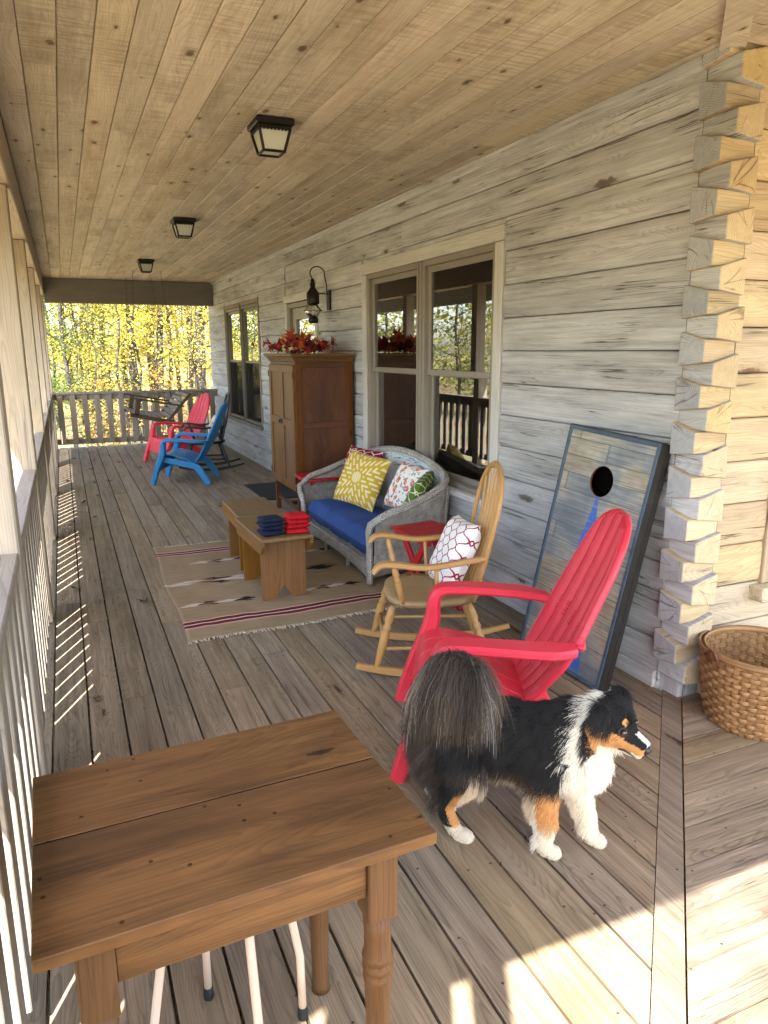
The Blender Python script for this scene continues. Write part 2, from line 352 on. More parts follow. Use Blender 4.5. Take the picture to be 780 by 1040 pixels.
def cornhole_mat():
    g = G('printed_plank_face')
    uv = g.attr('wc'); x, y, z = g.sep(uv)      # metres on the face: x across 0 centre, y up from bottom
    row = g.math('FLOOR', g.math('MULTIPLY', y, 1 / .088))
    wn = g.n('TexWhiteNoise', {'W': row}, noise_dimensions='1D').outputs
    sx = g.math('ADD', g.math('MULTIPLY', x, .9), g.math('MULTIPLY', wn['Value'], 9.))
    cell = g.math('FLOOR', sx)
    wn2 = g.n('TexWhiteNoise', {'Vector': g.comb(row, cell, 0.)}, noise_dimensions='2D').outputs['Value']
    gr = g.noise(g.comb(g.math('MULTIPLY', x, 5.), g.math('MULTIPLY', y, 110.), wn2), 1., 4., .6)
    blo = g.noise(g.comb(g.math('MULTIPLY', x, 2.2), g.math('MULTIPLY', y, 2.2), 3.), 1.6, 3., .6)
    c = g.ramp(g.math('ADD', g.math('MULTIPLY', blo, .8), g.math('MULTIPLY', wn2, .14)),
               [(.28, (.14, .17, .205)), (.42, (.25, .27, .28)), (.52, (.40, .37, .29)), (.60, (.33, .265, .18)), (.70, (.27, .27, .26)), (.85, (.15, .175, .205))])
    c = g.mix(g.ramp(gr, [(.3, .0), (.7, .75)]), c, (.085, .08, .075))
    fy = g.math('ABSOLUTE', g.math('SUBTRACT', g.math('FRACT', g.math('MULTIPLY', y, 1 / .088)), .5))
    c = g.mix(g.ramp(fy, [(.47, 0.), (.495, .8)]), c, (.03, .028, .025))
    fx = g.math('ABSOLUTE', g.math('SUBTRACT', g.math('FRACT', sx), .5))
    c = g.mix(g.ramp(fx, [(.492, 0.), (.498, .5)]), c, (.03, .028, .025))
    # blue wedge: point under the hole, wide at the bottom
    hw = g.math('MULTIPLY', g.math('SUBTRACT', .93, y), .175)
    tri = g.math('LESS_THAN', g.math('ABSOLUTE', x), hw)
    wear = g.ramp(g.noise(g.comb(g.math('MULTIPLY', x, 9.), g.math('MULTIPLY', y, 60.), 0.), 1., 3.), [(.36, .25), (.46, 1.)])
    c = g.mix(g.math('MULTIPLY', tri, wear), c, (.035, .11, .40))
    g.principled(c, .42, g.bump(gr, .1, .001), .4); return g.m
M['cornhole'] = cornhole_mat()

def ground_mat():
    g = G('leaf_litter_ground')
    co = g.n('TexCoord').outputs['Object']
    v = g.n('TexVoronoi', {'Vector': co, 'Scale': 9.}).outputs
    a = g.noise(co, .35, 4.)
    c = g.mix(g.sep(v['Color'])[0], (.12, .075, .04), (.27, .19, .10))
    c = g.mix(g.ramp(a, [(.42, 0.), (.6, 1.)]), c, g.mix(g.noise(co, 30., 3.), (.10, .11, .045), (.24, .225, .125)))
    g.principled(c, .95, g.bump(v['Distance'], .8, .03), .1); return g.m
M['ground'] = ground_mat()
def leaf_mat(name, a, b, c3, trans=.5):
    g = G(name)
    r = g.attr('rnd', 'Fac')
    c = g.ramp(r, [(0., a), (.5, b), (1., c3)])
    oi = g.n('ObjectInfo').outputs['Random']
    c = g.n('HueSaturation', {'Hue': g.math('ADD', .485, g.math('MULTIPLY', oi, .03)), 'Value': g.math('ADD', .8, g.math('MULTIPLY', oi, .4)), 'Color': c}).outputs[0]
    d = g.n('BsdfPrincipled', {'Base Color': c, 'Roughness': .55, 'Specular IOR Level': .25}).outputs[0]
    t = g.n('BsdfTranslucent', {'Color': c}).outputs[0]
    m = g.n('MixShader', {0: trans, 1: d, 2: t}).outputs[0]
    g.nt.links.new(m, g.out.inputs[0]); return g.m
M['l_yellow'] = leaf_mat('yellow_leaf', (.17, .165, .03), (.46, .36, .045), (.58, .49, .13))
M['l_far'] = leaf_mat('far_woods_leaf', (.08, .09, .03), (.21, .20, .05), (.34, .30, .07))
M['l_lime'] = leaf_mat('yellow_green_leaf', (.17, .20, .02), (.40, .36, .035), (.58, .46, .05))
M['l_green'] = leaf_mat('pine_green_leaf', (.04, .07, .02), (.085, .12, .03), (.17, .19, .045))
M['l_orange'] = leaf_mat('orange_leaf', (.36, .15, .03), (.46, .28, .05), (.5, .38, .08))
M['l_decor'] = leaf_mat('autumn_craft_leaf', (.04, .007, .010), (.30, .04, .013), (.55, .20, .03), .1)
M['l_decor2'] = leaf_mat('green_craft_leaf', (.12, .15, .03), (.28, .27, .10), (.5, .46, .28), .1)
M['l_dry'] = leaf_mat('dry_leaf', (.05, .028, .014), (.075, .04, .02), (.11, .06, .03), .05)
def bark():
    g = G('grey_bark')
    co = g.n('TexCoord').outputs['Object']
    n = g.noise(g.vmath('MULTIPLY', co, (14., 14., 2.2)), 1., 5., .65)
    c = g.mix(g.ramp(n, [(.35, 0.), (.65, 1.)]), (.014, .012, .010), (.06, .054, .047))
    g.principled(c, .9, g.bump(n, .8, .02), .2); return g.m
M['bark'] = bark()

# ------------------------------------------------------------------ mesh building
class MB:
    def __init__(s):
        s.v = []; s.f = []; s.wc = []; s.rn = []; s.mi = []; s.sm = []
    def add(s, verts, faces, Mx=None, wc=None, axis=None, rnd=None, m=0, smooth=False, off=True):
        V = np.asarray(verts, float); b = len(s.v)
        if rnd is None: rnd = random.random()
        if wc is None:
            ext = V.max(0) - V.min(0)
            ax = int(np.argmax(ext)) if axis is None else axis
            o = [ax] + sorted([i for i in range(3) if i != ax], key=lambda i: -ext[i])
            W = V[:, o] - V.mean(0)[o]
        else: W = np.asarray(wc, float)
        if off:
            ph = random.choice((-1, 1)) * random.uniform(.0, .07)
            W = W + np.array([random.uniform(-40, 40), ph, random.uniform(.015, .09)])
        if Mx is not None:
            A = np.array(Mx); V = V @ A[:3, :3].T + A[:3, 3]
        s.v += V.tolist(); s.wc += W.tolist(); s.rn += [rnd] * len(V)
        ms = m if isinstance(m, (list, tuple)) else [m] * len(faces)
        for fa, mm in zip(faces, ms):
            s.f.append([i + b for i in fa]); s.mi.append(mm); s.sm.append(smooth)
    def build(s, name, mats, parent=None, loc=None):
        me = bpy.data.meshes.new(name)
        me.from_pydata(s.v, [], s.f)
        a = me.attributes.new('wc', 'FLOAT_VECTOR', 'POINT'); a.data.foreach_set('vector', np.asarray(s.wc, 'f').ravel())
        a = me.attributes.new('rnd', 'FLOAT', 'POINT'); a.data.foreach_set('value', np.asarray(s.rn, 'f'))
        for m in (mats if isinstance(mats, (list, tuple)) else [mats]):
            me.materials.append(M[m] if isinstance(m, str) else m)
        me.polygons.foreach_set('material_index', s.mi); me.polygons.foreach_set('use_smooth', s.sm)
        me.update()
        o = bpy.data.objects.new(name, me); COL.objects.link(o)
        if parent is not None: o.parent = parent
        if loc is not None: o.location = loc
        return o

def frame(p, d, up=(0, 0, 1)):
    """matrix with local x along d, z near up, at p"""
    x = Vector(d).normalized(); z = Vector(up); y = z.cross(x)
    if y.length < 1e-5: y = Vector((0, 1, 0))
    y.normalize(); z = x.cross(y)
    m = Matrix((x, y, z)).transposed().to_4x4(); m.translation = p
    return m
def T(x, y, z): return Matrix.Translation((x, y, z))
def Rz(a): return Matrix.Rotation(a, 4, 'Z')
def Rx(a): return Matrix.Rotation(a, 4, 'X')
def Ry(a): return Matrix.Rotation(a, 4, 'Y')

def box(mb, c, s, Mx=None, bev=.003, axis=None, m=0, rnd=None):
    hx, hy, hz = s[0] / 2, s[1] / 2, s[2] / 2
    b = min(bev, hx * .49, hy * .49, hz * .49)
    C = np.array(c, float)
    if b <= 0:
        V = [(sx * hx, sy * hy, sz * hz) for sx in (-1, 1) for sy in (-1, 1) for sz in (-1, 1)]
        F = [(0, 1, 3, 2), (4, 6, 7, 5), (0, 4, 5, 1), (2, 3, 7, 6), (0, 2, 6, 4), (1, 5, 7, 3)]
        mb.add(np.array(V) + C, F, Mx, axis=axis, m=m, rnd=rnd); return
    V = []; idx = {}
    for sx in (-1, 1):
        for sy in (-1, 1):
            for sz in (-1, 1):
                for k in range(3):
                    d = [hx - b, hy - b, hz - b]; d[k] += b
                    idx[(sx, sy, sz, k)] = len(V); V.append((sx * d[0], sy * d[1], sz * d[2]))
    F = []
    for k in range(3):
        a1, a2 = [i for i in range(3) if i != k]
        for sg in (-1, 1):
            q = []
            for u, w in ((-1, -1), (1, -1), (1, 1), (-1, 1)):
                t = [0, 0, 0]; t[k] = sg; t[a1] = u; t[a2] = w; q.append(idx[(*t, k)])
            F.append(q if (sg > 0) == (k != 1) else q[::-1])
        for u in (-1, 1):
            for w in (-1, 1):
                def key(sk, kk):
                    t = [0, 0, 0]; t[k] = sk; t[a1] = u; t[a2] = w; return idx[(*t, kk)]
                F.append((key(-1, a1), key(1, a1), key(1, a2), key(-1, a2)))
    for sx in (-1, 1):
        for sy in (-1, 1):
            for sz in (-1, 1): F.append([idx[(sx, sy, sz, k)] for k in range(3)])
    V = np.array(V); FF = []
    for fa in F:       # orient outward
        q = V[list(fa)]; nrm = np.cross(q[1] - q[0], q[2] - q[0])
        FF.append(list(fa) if np.dot(nrm, q.mean(0)) > 0 else list(fa)[::-1])
    mb.add(V + C, FF, Mx, axis=axis, m=m, rnd=rnd)

def box2(mb, lo, hi, **k):
    lo = np.array(lo, float); hi = np.array(hi, float)
    box(mb, (lo + hi) / 2, np.abs(hi - lo), **k)

def bar(mb, p, q, w, h, up=(0, 0, 1), **k):
    p = Vector(p); q = Vector(q); d = q - p
    box(mb, (0, 0, 0), (d.length, w, h), Mx=frame((p + q) / 2, d, up), axis=0, **k)

def prism(mb, poly, z0, z1, Mx=None, axis=None, m=0, mside=None, rnd=None, smooth=False):
    n = len(poly); a = sum(poly[i][0] * poly[(i + 1) % n][1] - poly[(i + 1) % n][0] * poly[i][1] for i in range(n))
    if a < 0: poly = poly[::-1]
    V = [(x, y, z0) for x, y in poly] + [(x, y, z1) for x, y in poly]
    F = [list(range(n))[::-1], list(range(n, 2 * n))] + [(i, (i + 1) % n, n + (i + 1) % n, n + i) for i in range(n)]
    ms = [m, m] + [m if mside is None else mside] * n
    mb.add(V, F, Mx, axis=axis, m=ms, rnd=rnd)

def tube(mb, pts, rad, seg=10, flat=(1, 1), up=(0, 0, 1), m=0, caps=True, rnd=None, Mx=None, smooth=True):
    P = [Vector(p) for p in pts]; n = len(P)
    rad = [rad] * n if isinstance(rad, (int, float)) else list(rad)
    V = []; W = []; L = 0
    prevx = None
    for i in range(n):
        d = (P[min(i + 1, n - 1)] - P[max(i - 1, 0)]).normalized()
        if prevx is None:
            x = Vector(up).cross(d)
            if x.length < 1e-4: x = Vector((1, 0, 0)).cross(d)
            if x.length < 1e-4: x = Vector((0, 1, 0)).cross(d)
        else: x = prevx - d * prevx.dot(d)
        x.normalize(); y = d.cross(x); prevx = x
        if i: L += (P[i] - P[i - 1]).length
        r = rad[i]; rx, ry = (r[0], r[1]) if isinstance(r, (tuple, list)) else (r * flat[0], r * flat[1])
        for k in range(seg):
            a = 2 * math.pi * k / seg; cx, cy = math.cos(a) * rx, math.sin(a) * ry
            V.append(P[i] + x * cx + y * cy); W.append((L, cx, cy))
    F = [(i * seg + k, i * seg + (k + 1) % seg, (i + 1) * seg + (k + 1) % seg, (i + 1) * seg + k) for i in range(n - 1) for k in range(seg)]
    if caps: F += [list(range(seg))[::-1], list(range((n - 1) * seg, n * seg))]
    mb.add([tuple(v) for v in V], F, Mx, wc=W, m=m, rnd=rnd, smooth=smooth)

def ribbon(mb, pts, wid, thk, side=(0, 1, 0), m=0, rnd=None, Mx=None, shift=None):
    """rectangular sweep with rounded edges: path points, width along 'side', thickness across"""
    P = [Vector(p) for p in pts]; n = len(P); sd = Vector(side).normalized()
    wid = [wid] * n if isinstance(wid, (int, float)) else wid; thk = [thk] * n if isinstance(thk, (int, float)) else thk
    V = []; W = []; L = 0
    for i in range(n):
        d = (P[min(i + 1, n - 1)] - P[max(i - 1, 0)]).normalized(); nn = d.cross(sd).normalized()
        if i: L += (P[i] - P[i - 1]).length
        w, t = wid[i] / 2, thk[i] / 2; c = min(t * .6, w * .3)
        for a, b in ((-w, -t + c), (-w + c, -t), (w - c, -t), (w, -t + c), (w, t - c), (w - c, t), (-w + c, t), (-w, t - c)):
            V.append(P[i] + sd * a + nn * b); W.append((L, a, b))
    F = [(i * 8 + k, (i + 1) * 8 + k, (i + 1) * 8 + (k + 1) % 8, i * 8 + (k + 1) % 8) for i in range(n - 1) for k in range(8)]
    F += [list(range(8)), list(range((n - 1) * 8, n * 8))[::-1]]
    mb.add([tuple(v) for v in V], F, Mx, wc=W, m=m, rnd=rnd)

def lathe(mb, prof, seg=20, Mx=None, m=0, smooth=True, rnd=None):
    V = []; F = []; n = len(prof)
    for r, z in prof:
        for k in range(seg):
            a = 2 * math.pi * k / seg; V.append((r * math.cos(a), r * math.sin(a), z))
    for i in range(n - 1):
        for k in range(seg): F.append((i * seg + k, i * seg + (k + 1) % seg, (i + 1) * seg + (k + 1) % seg, (i + 1) * seg + k))
    F += [list(range(seg))[::-1], list(range((n - 1) * seg, n * seg))]
    W = [(v[2], v[0], v[1]) for v in V]
    mb.add(V, F, Mx, wc=W, m=m, smooth=smooth, rnd=rnd)

def sheet(mb, fn, nu, nv, thick=0., wcf=None, m=0, smooth=True, off=False):
    """fn(u,v)->point; thick: extruded along the normal"""
    P = np.array([[fn(i / nu, j / nv) for j in range(nv + 1)] for i in range(nu + 1)], float)
    W = np.array([[wcf(i / nu, j / nv) if wcf else (i / nu, j / nv, 0) for j in range(nv + 1)] for i in range(nu + 1)], float)
    du = np.gradient(P, axis=0); dv = np.gradient(P, axis=1); N = np.cross(du, dv); N /= np.linalg.norm(N, axis=2, keepdims=True) + 1e-12
    k = nv + 1; idx = lambda i, j: i * k + j
    F = [(idx(i, j), idx(i + 1, j), idx(i + 1, j + 1), idx(i, j + 1)) for i in range(nu) for j in range(nv)]
    V = P.reshape(-1, 3); Wf = W.reshape(-1, 3)
    if thick:
        n0 = len(V); V2 = (P - N * thick).reshape(-1, 3)
        F += [tuple(n0 + q for q in f[::-1]) for f in F]
        for i in range(nu):
            F.append((idx(i + 1, 0), idx(i, 0), n0 + idx(i, 0), n0 + idx(i + 1, 0)))
            F.append((idx(i, nv), idx(i + 1, nv), n0 + idx(i + 1, nv), n0 + idx(i, nv)))
        for j in range(nv):
            F.append((idx(0, j), idx(0, j + 1), n0 + idx(0, j + 1), n0 + idx(0, j)))
            F.append((idx(nu, j + 1), idx(nu, j), n0 + idx(nu, j), n0 + idx(nu, j + 1)))
        V = np.concatenate([V, V2]); Wf = np.concatenate([Wf, Wf])
    mb.add(V, F, wc=Wf, m=m, smooth=smooth, off=off)

def tag(o, label=None, cat=None, group=None, kind=None):
    if label: o['label'] = label
    if cat: o['category'] = cat
    if group: o['group'] = group
    if kind: o['kind'] = kind
    return o
def thing(name, label, cat, loc=(0, 0, 0), rz=0, group=None):
    o = bpy.data.objects.new(name, None); COL.objects.link(o)
    o.location = loc; o.rotation_euler = (0, 0, rz); o.empty_display_size = .1
    return tag(o, label, cat, group)
KIDS = lambda o: [c for c in bpy.data.objects if c.parent == o]
def copy_tree(o, loc=None, rz=None, label=None, group=None, parent=None):
    c = o.copy(); COL.objects.link(c)
    if parent is not None: c.parent = parent
    if loc is not None: c.location = loc
    if rz is not None: c.rotation_euler = (0, 0, rz)
    if label: c['label'] = label
    if group: c['group'] = group
    for ch in KIDS(o): copy_tree(ch, parent=c)
    return c

# ------------------------------------------------------------------ camera
cam = bpy.data.cameras.new('camera'); camo = bpy.data.objects.new('camera', cam); COL.objects.link(camo)
Rr = ((0.91682919, -0.09050868, 0.38888612), (-0.39926189, -0.19863281, 0.89506142), (-0.00376529, -0.97588585, -0.21824903))
camo.matrix_world = Matrix(((Rr[0][0], -Rr[0][1], -Rr[0][2], 0), (Rr[1][0], -Rr[1][1], -Rr[1][2], 0), (Rr[2][0], -Rr[2][1], -Rr[2][2], 1.6), (0, 0, 0, 1)))
cam.sensor_fit = 'VERTICAL'; cam.sensor_height = 24; cam.sensor_width = 18; cam.lens = 735 / 1040 * 24
cam.clip_start = .05; cam.clip_end = 600
SC.camera = camo

# ------------------------------------------------------------------ light
SUN_EL = R_(50.2); TRAV = Vector((.438, .899, 0)).normalized()    # the way the light travels over the floor
ld = bpy.data.lights.new('sun', 'SUN'); ld.energy = 5.0; ld.angle = R_(.53); ld.color = (1., .965, .90)
lo = bpy.data.objects.new('sun', ld); COL.objects.link(lo)
dirv = Vector((TRAV.x * math.cos(SUN_EL), TRAV.y * math.cos(SUN_EL), -math.sin(SUN_EL)))
lo.rotation_euler = dirv.to_track_quat('-Z', 'Y').to_euler(); lo.location = (-8, -16, 20)
W = bpy.data.worlds.new('World'); SC.world = W; W.use_nodes = True
nt = W.node_tree; sky = nt.nodes.new('ShaderNodeTexSky'); sky.sky_type = 'NISHITA'; sky.sun_disc = False
sky.sun_elevation = SUN_EL; sky.sun_rotation = math.atan2(-TRAV.x, -TRAV.y)
sky.dust_density = 2.; sky.air_density = 1.
bg = nt.nodes['Background']; nt.links.new(sky.outputs[0], bg.inputs[0]); bg.inputs[1].default_value = .15
SC.view_settings.view_transform = 'Standard'; SC.view_settings.look = 'None'
SC.view_settings.exposure = 2.98; SC.view_settings.gamma = 1.; SC.view_settings.use_curve_mapping = False
SC.cycles.use_denoising = True; SC.cycles.max_bounces = 12; SC.cycles.diffuse_bounces = 8; SC.cycles.glossy_bounces = 4
SC.cycles.transparent_max_bounces = 12; SC.cycles.sample_clamp_indirect = 6
SC.cycles.use_adaptive_sampling = True; SC.cycles.adaptive_threshold = .015

# ------------------------------------------------------------------ ground
mb = MB()
NG = 60
def gz(x, y):
    d = max(0, y - 15)
    h = -.85 - .018 * max(0, d) + .07 * mnoise.noise(Vector((x * .13, y * .13, 0)))
    if d > 30: h += (d - 30) * .03
    return h
xs = [-150, -90, -60] + [-45 + 2.5 * i for i in range(37)] + [60, 90, 150]
ys = [-150, -80, -40] + [-20 + 2.5 * i for i in range(37)] + [90, 120, 180]
V = [(x, y, gz(x, y)) for x in xs for y in ys]; k = len(ys)
mb.add(V, [(i * k + j, (i + 1) * k + j, (i + 1) * k + j + 1, i * k + j + 1) for i in range(len(xs) - 1) for j in range(k - 1)], smooth=True, off=False)
tag(mb.build('ground', 'ground'), 'leaf strewn ground around the porch', 'ground', kind='structure')

# ------------------------------------------------------------------ deck
PITCH = .146; GAP = .009; YEND = 13.42; XL = -.34
mb = MB()
def seg_lengths(a, b, lo_=2.2, hi_=4.6):
    out = [a]
    while b - out[-1] > hi_: out.append(out[-1] + random.uniform(lo_, hi_))
    out.append(b); return out
x = .989 - 10 * PITCH
while x < 2.46:
    xa, xb = x + GAP / 2, min(x + PITCH - GAP / 2, 2.487)
    xa = max(xa, XL)
    if xb - xa > .02:
        cuts = seg_lengths(max(xa, xb) - .09, YEND)
        for i in range(len(cuts) - 1):
            a, b = cuts[i], cuts[i + 1] - .003
            ya, yb_ = (xa - .092, xb - .092) if i == 0 else (a, a)
            prism(mb, [(xa, ya), (xb, yb_), (xb, b), (xa, b)], -.028, random.uniform(-.0012, .0012), axis=1)
    x += PITCH
# mitre board from the house corner to the outer corner, then boards running the other way
prism(mb, [(-.43, -.527), (-.43, -.640), (2.60, 2.39), (2.54, 2.445)], -.028, .001, axis=None)
y = 2.322
while y > -.75:
    ya, yb_ = y - PITCH + GAP / 2, y - GAP / 2
    cuts = seg_lengths(yb_ + .218, 5.2, 1.6, 3.5)
    for i in range(len(cuts) - 1):
        a, b = cuts[i], cuts[i + 1] - .003
        xa, xb = (ya + .218, yb_ + .218) if i == 0 else (a, a)
        prism(mb, [(xa, ya), (b, ya), (b, yb_), (xb, yb_)], -.028, random.uniform(-.0012, .0012), axis=0)
    y -= PITCH
tag(mb.build('deck', 'deck'), 'weathered plank deck of the porch', 'deck', kind='structure')
mb = MB()     # framing underneath
for yy in np.arange(.2, 13.4, .4): box2(mb, (-.3, yy, -.24), (2.46, yy + .04, -.034), bev=0)
box2(mb, (-.40, -.75, -.30), (-.36, 13.5, -.032)); box2(mb, (-.36, 13.45, -.30), (2.5, 13.49, -.03))
box2(mb, (-.43, -.9, -1.0), (-.405, 13.5, -.05)); box2(mb, (-.4, 13.495, -1.0), (2.6, 13.52, -.05)); box2(mb, (-.4, -.93, -1.0), (5.4, -.905, -.05))  # skirt boards added to keep light out so the deck gaps go dark
tag(mb.build('deck_framing', 'rail'), 'joists, rim board and added light blocking skirt under the deck', 'deck framing', kind='structure')

# ------------------------------------------------------------------ ceiling
ZC = 2.745
mb = MB(); CP = .129
x = -.040 - 3 * CP
while x < 2.48:
    xa, xb = max(x + .0015, -.30), min(x + CP - .0015, 2.485)
    if xb - xa > .02:
        st = max(xa, xb) - .16
        cuts = seg_lengths(st, 13.45, 1.6, 4.2)
        for i in range(len(cuts) - 1):
            a, b = cuts[i], cuts[i + 1] - .002
            if i == 0:
                prism(mb, [(xa, xa - .16), (xb, xb - .16), (xb, b), (xa, b)], ZC, ZC + .02, axis=1)
            else: box2(mb, (xa, a, ZC), (xb, b, ZC + .02), bev=.004, axis=1)
    x += CP
prism(mb, [(-.43, -.527), (-.43, -.660), (2.62, 2.39), (2.553, 2.456)], ZC - .018, ZC + .01)
y = 2.28
while y > -.35:
    ya, yb_ = y - CP + .0015, y - .0015
    prism(mb, [(ya + .2, ya), (5.2, ya), (5.2, yb_), (yb_ + .2, yb_)], ZC, ZC + .02, axis=0)
    y -= CP
box2(mb, (-.30, -.4, ZC + .022), (5.2, 13.45, ZC + .04), bev=0)
tag(mb.build('ceiling', 'ceiling'), 'pine tongue and groove porch ceiling', 'ceiling', kind='structure')

def bevel(o, w=.006):
    b = o.modifiers.new('bevel', 'BEVEL'); b.width = w; b.segments = 2; b.limit_method = 'ANGLE'; return o
# ------------------------------------------------------------------ log house
house = thing('log_house', 'weathered log house wall with dovetailed corner along the porch', 'house', (2.49, 2.305, 0))
HX, HY = 2.49, 2.305
LP = .1945
def log_profile(zc, h, depth=.14):   # (offset from the face going inwards, z); bulging face
    b = h / 2 - .0022
    return [(depth, zc - b), (depth, zc + b), (.011, zc + b), (.0045, zc + b * .93), (.001, zc + b * .6), (0, zc), (.001, zc - b * .6), (.0045, zc - b * .93), (.011, zc - b)]
OPEN = [(3.895, 6.19, .60, 2.335), (7.44, 8.66, 0, 2.225), (9.93, 12.20, .52, 2.30)]
mb = MB()
for kk in range(-1, 14):
    zc = .134 + LP * kk
    z0, z1 = zc - LP / 2, zc + LP / 2
    if z1 > 2.86: break
    cuts = [2.44]
    L = 13.62
    holes = sorted([(a, b) for a, b, c, d in OPEN if z1 > c + .04 and z0 < d - .04])
    spans = []; p = 2.44
    for a, b in holes: spans.append((p, a)); p = b
    spans.append((p, L))
    for a, b in spans:
        cs = [a]
        while b - cs[-1] > 4.6: cs.append(cs[-1] + random.uniform(2.2, 4.2))
        cs.append(b)
        for i in range(len(cs) - 1):
            prof = log_profile(zc, LP)
            # local: prism x=inwards, y=z, extruded z = world y
            Mx = Matrix(((1, 0, 0, 0), (0, 0, 1, 0), (0, 1, 0, 0), (0, 0, 0, 1)))
            o = random.uniform(-.007, .006)
            prism(mb, [(q[0] + o, q[1]) for q in prof], cs[i] + .001 - HY, cs[i + 1] - .001 - HY, Mx=Mx, axis=2)
# partial courses filling above / below the openings
def fill(mb, y0, y1, z0, z1):
    if z1 - z0 > .01: box2(mb, (.006, y0 - HY, z0), (.13, y1 - HY, z1), bev=.004, axis=1)
for a, b, c, d in OPEN:
    for kk in range(-1, 14):
        zc = .134 + LP * kk; z0, z1 = zc - LP / 2, zc + LP / 2
        if z1 > c + .04 and z0 < d - .04:
            if z0 < c: fill(mb, a + .001, b - .001, z0 + .002, c - .001)
            if z1 > d: fill(mb, a + .001, b - .001, d + .001, z1 - .002)
mb.build('wall', 'log', house)
# dovetailed ends of the long wall's logs, showing on the front (end grain honey)
def hexa(mb, P8, m=0, fm=None, axis=1):
    F = [(0, 3, 2, 1), (4, 5, 6, 7), (0, 1, 5, 4), (1, 2, 6, 5), (2, 3, 7, 6), (3, 0, 4, 7)]
    mb.add(P8, F, m=fm or m, axis=axis)
for kk in range(0, 14):
    zc = .134 + LP * kk
    mb = MB(); j = lambda a: random.uniform(-a, a)
    ya, yb_ = -.030 + j(.008), .135
    xa, xb = -.002, .145
    blo, tho, bhi, thi = .0462 + j(.002), .0462 + j(.003), .064 + j(.004), .083 + j(.003)
    # corners: x outer/inner ; z lo/hi ; at front end and back
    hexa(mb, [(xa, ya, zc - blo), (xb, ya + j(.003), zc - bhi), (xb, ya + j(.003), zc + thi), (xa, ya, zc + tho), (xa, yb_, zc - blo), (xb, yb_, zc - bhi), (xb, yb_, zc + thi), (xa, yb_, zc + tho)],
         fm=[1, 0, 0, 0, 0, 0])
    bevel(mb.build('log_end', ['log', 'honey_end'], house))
for kk in range(0, 14):
    zc = .037 + LP * kk + LP
    mb = MB(); j = lambda a: random.uniform(-a, a)
    xa, xb = -.034 + j(.008), .145
    ya, yb_ = -.002, .137
    blo, tho, bhi, thi = .0462 + j(.002), .0462 + j(.003), .064 + j(.004), .083 + j(.003)
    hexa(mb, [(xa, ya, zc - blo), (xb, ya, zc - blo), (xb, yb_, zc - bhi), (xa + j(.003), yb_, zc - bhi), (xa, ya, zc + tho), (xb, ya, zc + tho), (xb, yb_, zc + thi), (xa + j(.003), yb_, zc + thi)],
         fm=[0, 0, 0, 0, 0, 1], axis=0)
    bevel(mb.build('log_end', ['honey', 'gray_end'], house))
# front wall (runs to the right), honey coloured, with its own window opening
mb = MB()
FW = (2.945, 4.3, .50, 2.25)
for kk in range(0, 15):
    zc = .037 + LP * kk; z0, z1 = zc - LP / 2, zc + LP / 2
    spans = [(2.637, FW[0]), (FW[1], 5.6)] if (z1 > FW[2] + .05 and z0 < FW[3] - .05) else [(2.637, 5.6)]
    for a, b in spans:
        Mx = Matrix(((0, 0, 1, 0), (1, 0, 0, 0), (0, 1, 0, 0), (0, 0, 0, 1)))
        o = random.uniform(-.004, .004)
        prism(mb, [(q[0] + o, q[1]) for q in log_profile(zc, LP)], a - HX, b - HX, Mx=Mx, axis=2)
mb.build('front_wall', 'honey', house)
# corner post core so no light leaks, plus a dim room behind the panes
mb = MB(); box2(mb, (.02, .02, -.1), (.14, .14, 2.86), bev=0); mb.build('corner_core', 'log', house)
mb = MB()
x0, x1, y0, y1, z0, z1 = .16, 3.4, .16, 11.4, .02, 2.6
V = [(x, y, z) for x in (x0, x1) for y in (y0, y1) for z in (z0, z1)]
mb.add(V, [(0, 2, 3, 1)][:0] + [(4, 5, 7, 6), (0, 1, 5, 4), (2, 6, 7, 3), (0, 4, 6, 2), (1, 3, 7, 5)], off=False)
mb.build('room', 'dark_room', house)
# baseboard and ceiling moulding
mb = MB(); box2(mb, (-.020, .14, .002), (.002, 11.3, .085), bev=.004, axis=1); mb.build('baseboard', 'log', house)
mb = MB(); Mx = Matrix(((1, 0, 0, 0), (0, 0, 1, 0), (0, 1, 0, 0), (0, 0, 0, 1)))
prism(mb, [(0.02, ZC - .045), (-.008, ZC - .045), (-.012, ZC - .03), (-.034, ZC - .012), (-.036, ZC - .002), (.02, ZC - .002)], .14, 11.3, Mx=Mx, axis=2)
mb.build('crown_moulding', 'log', house)

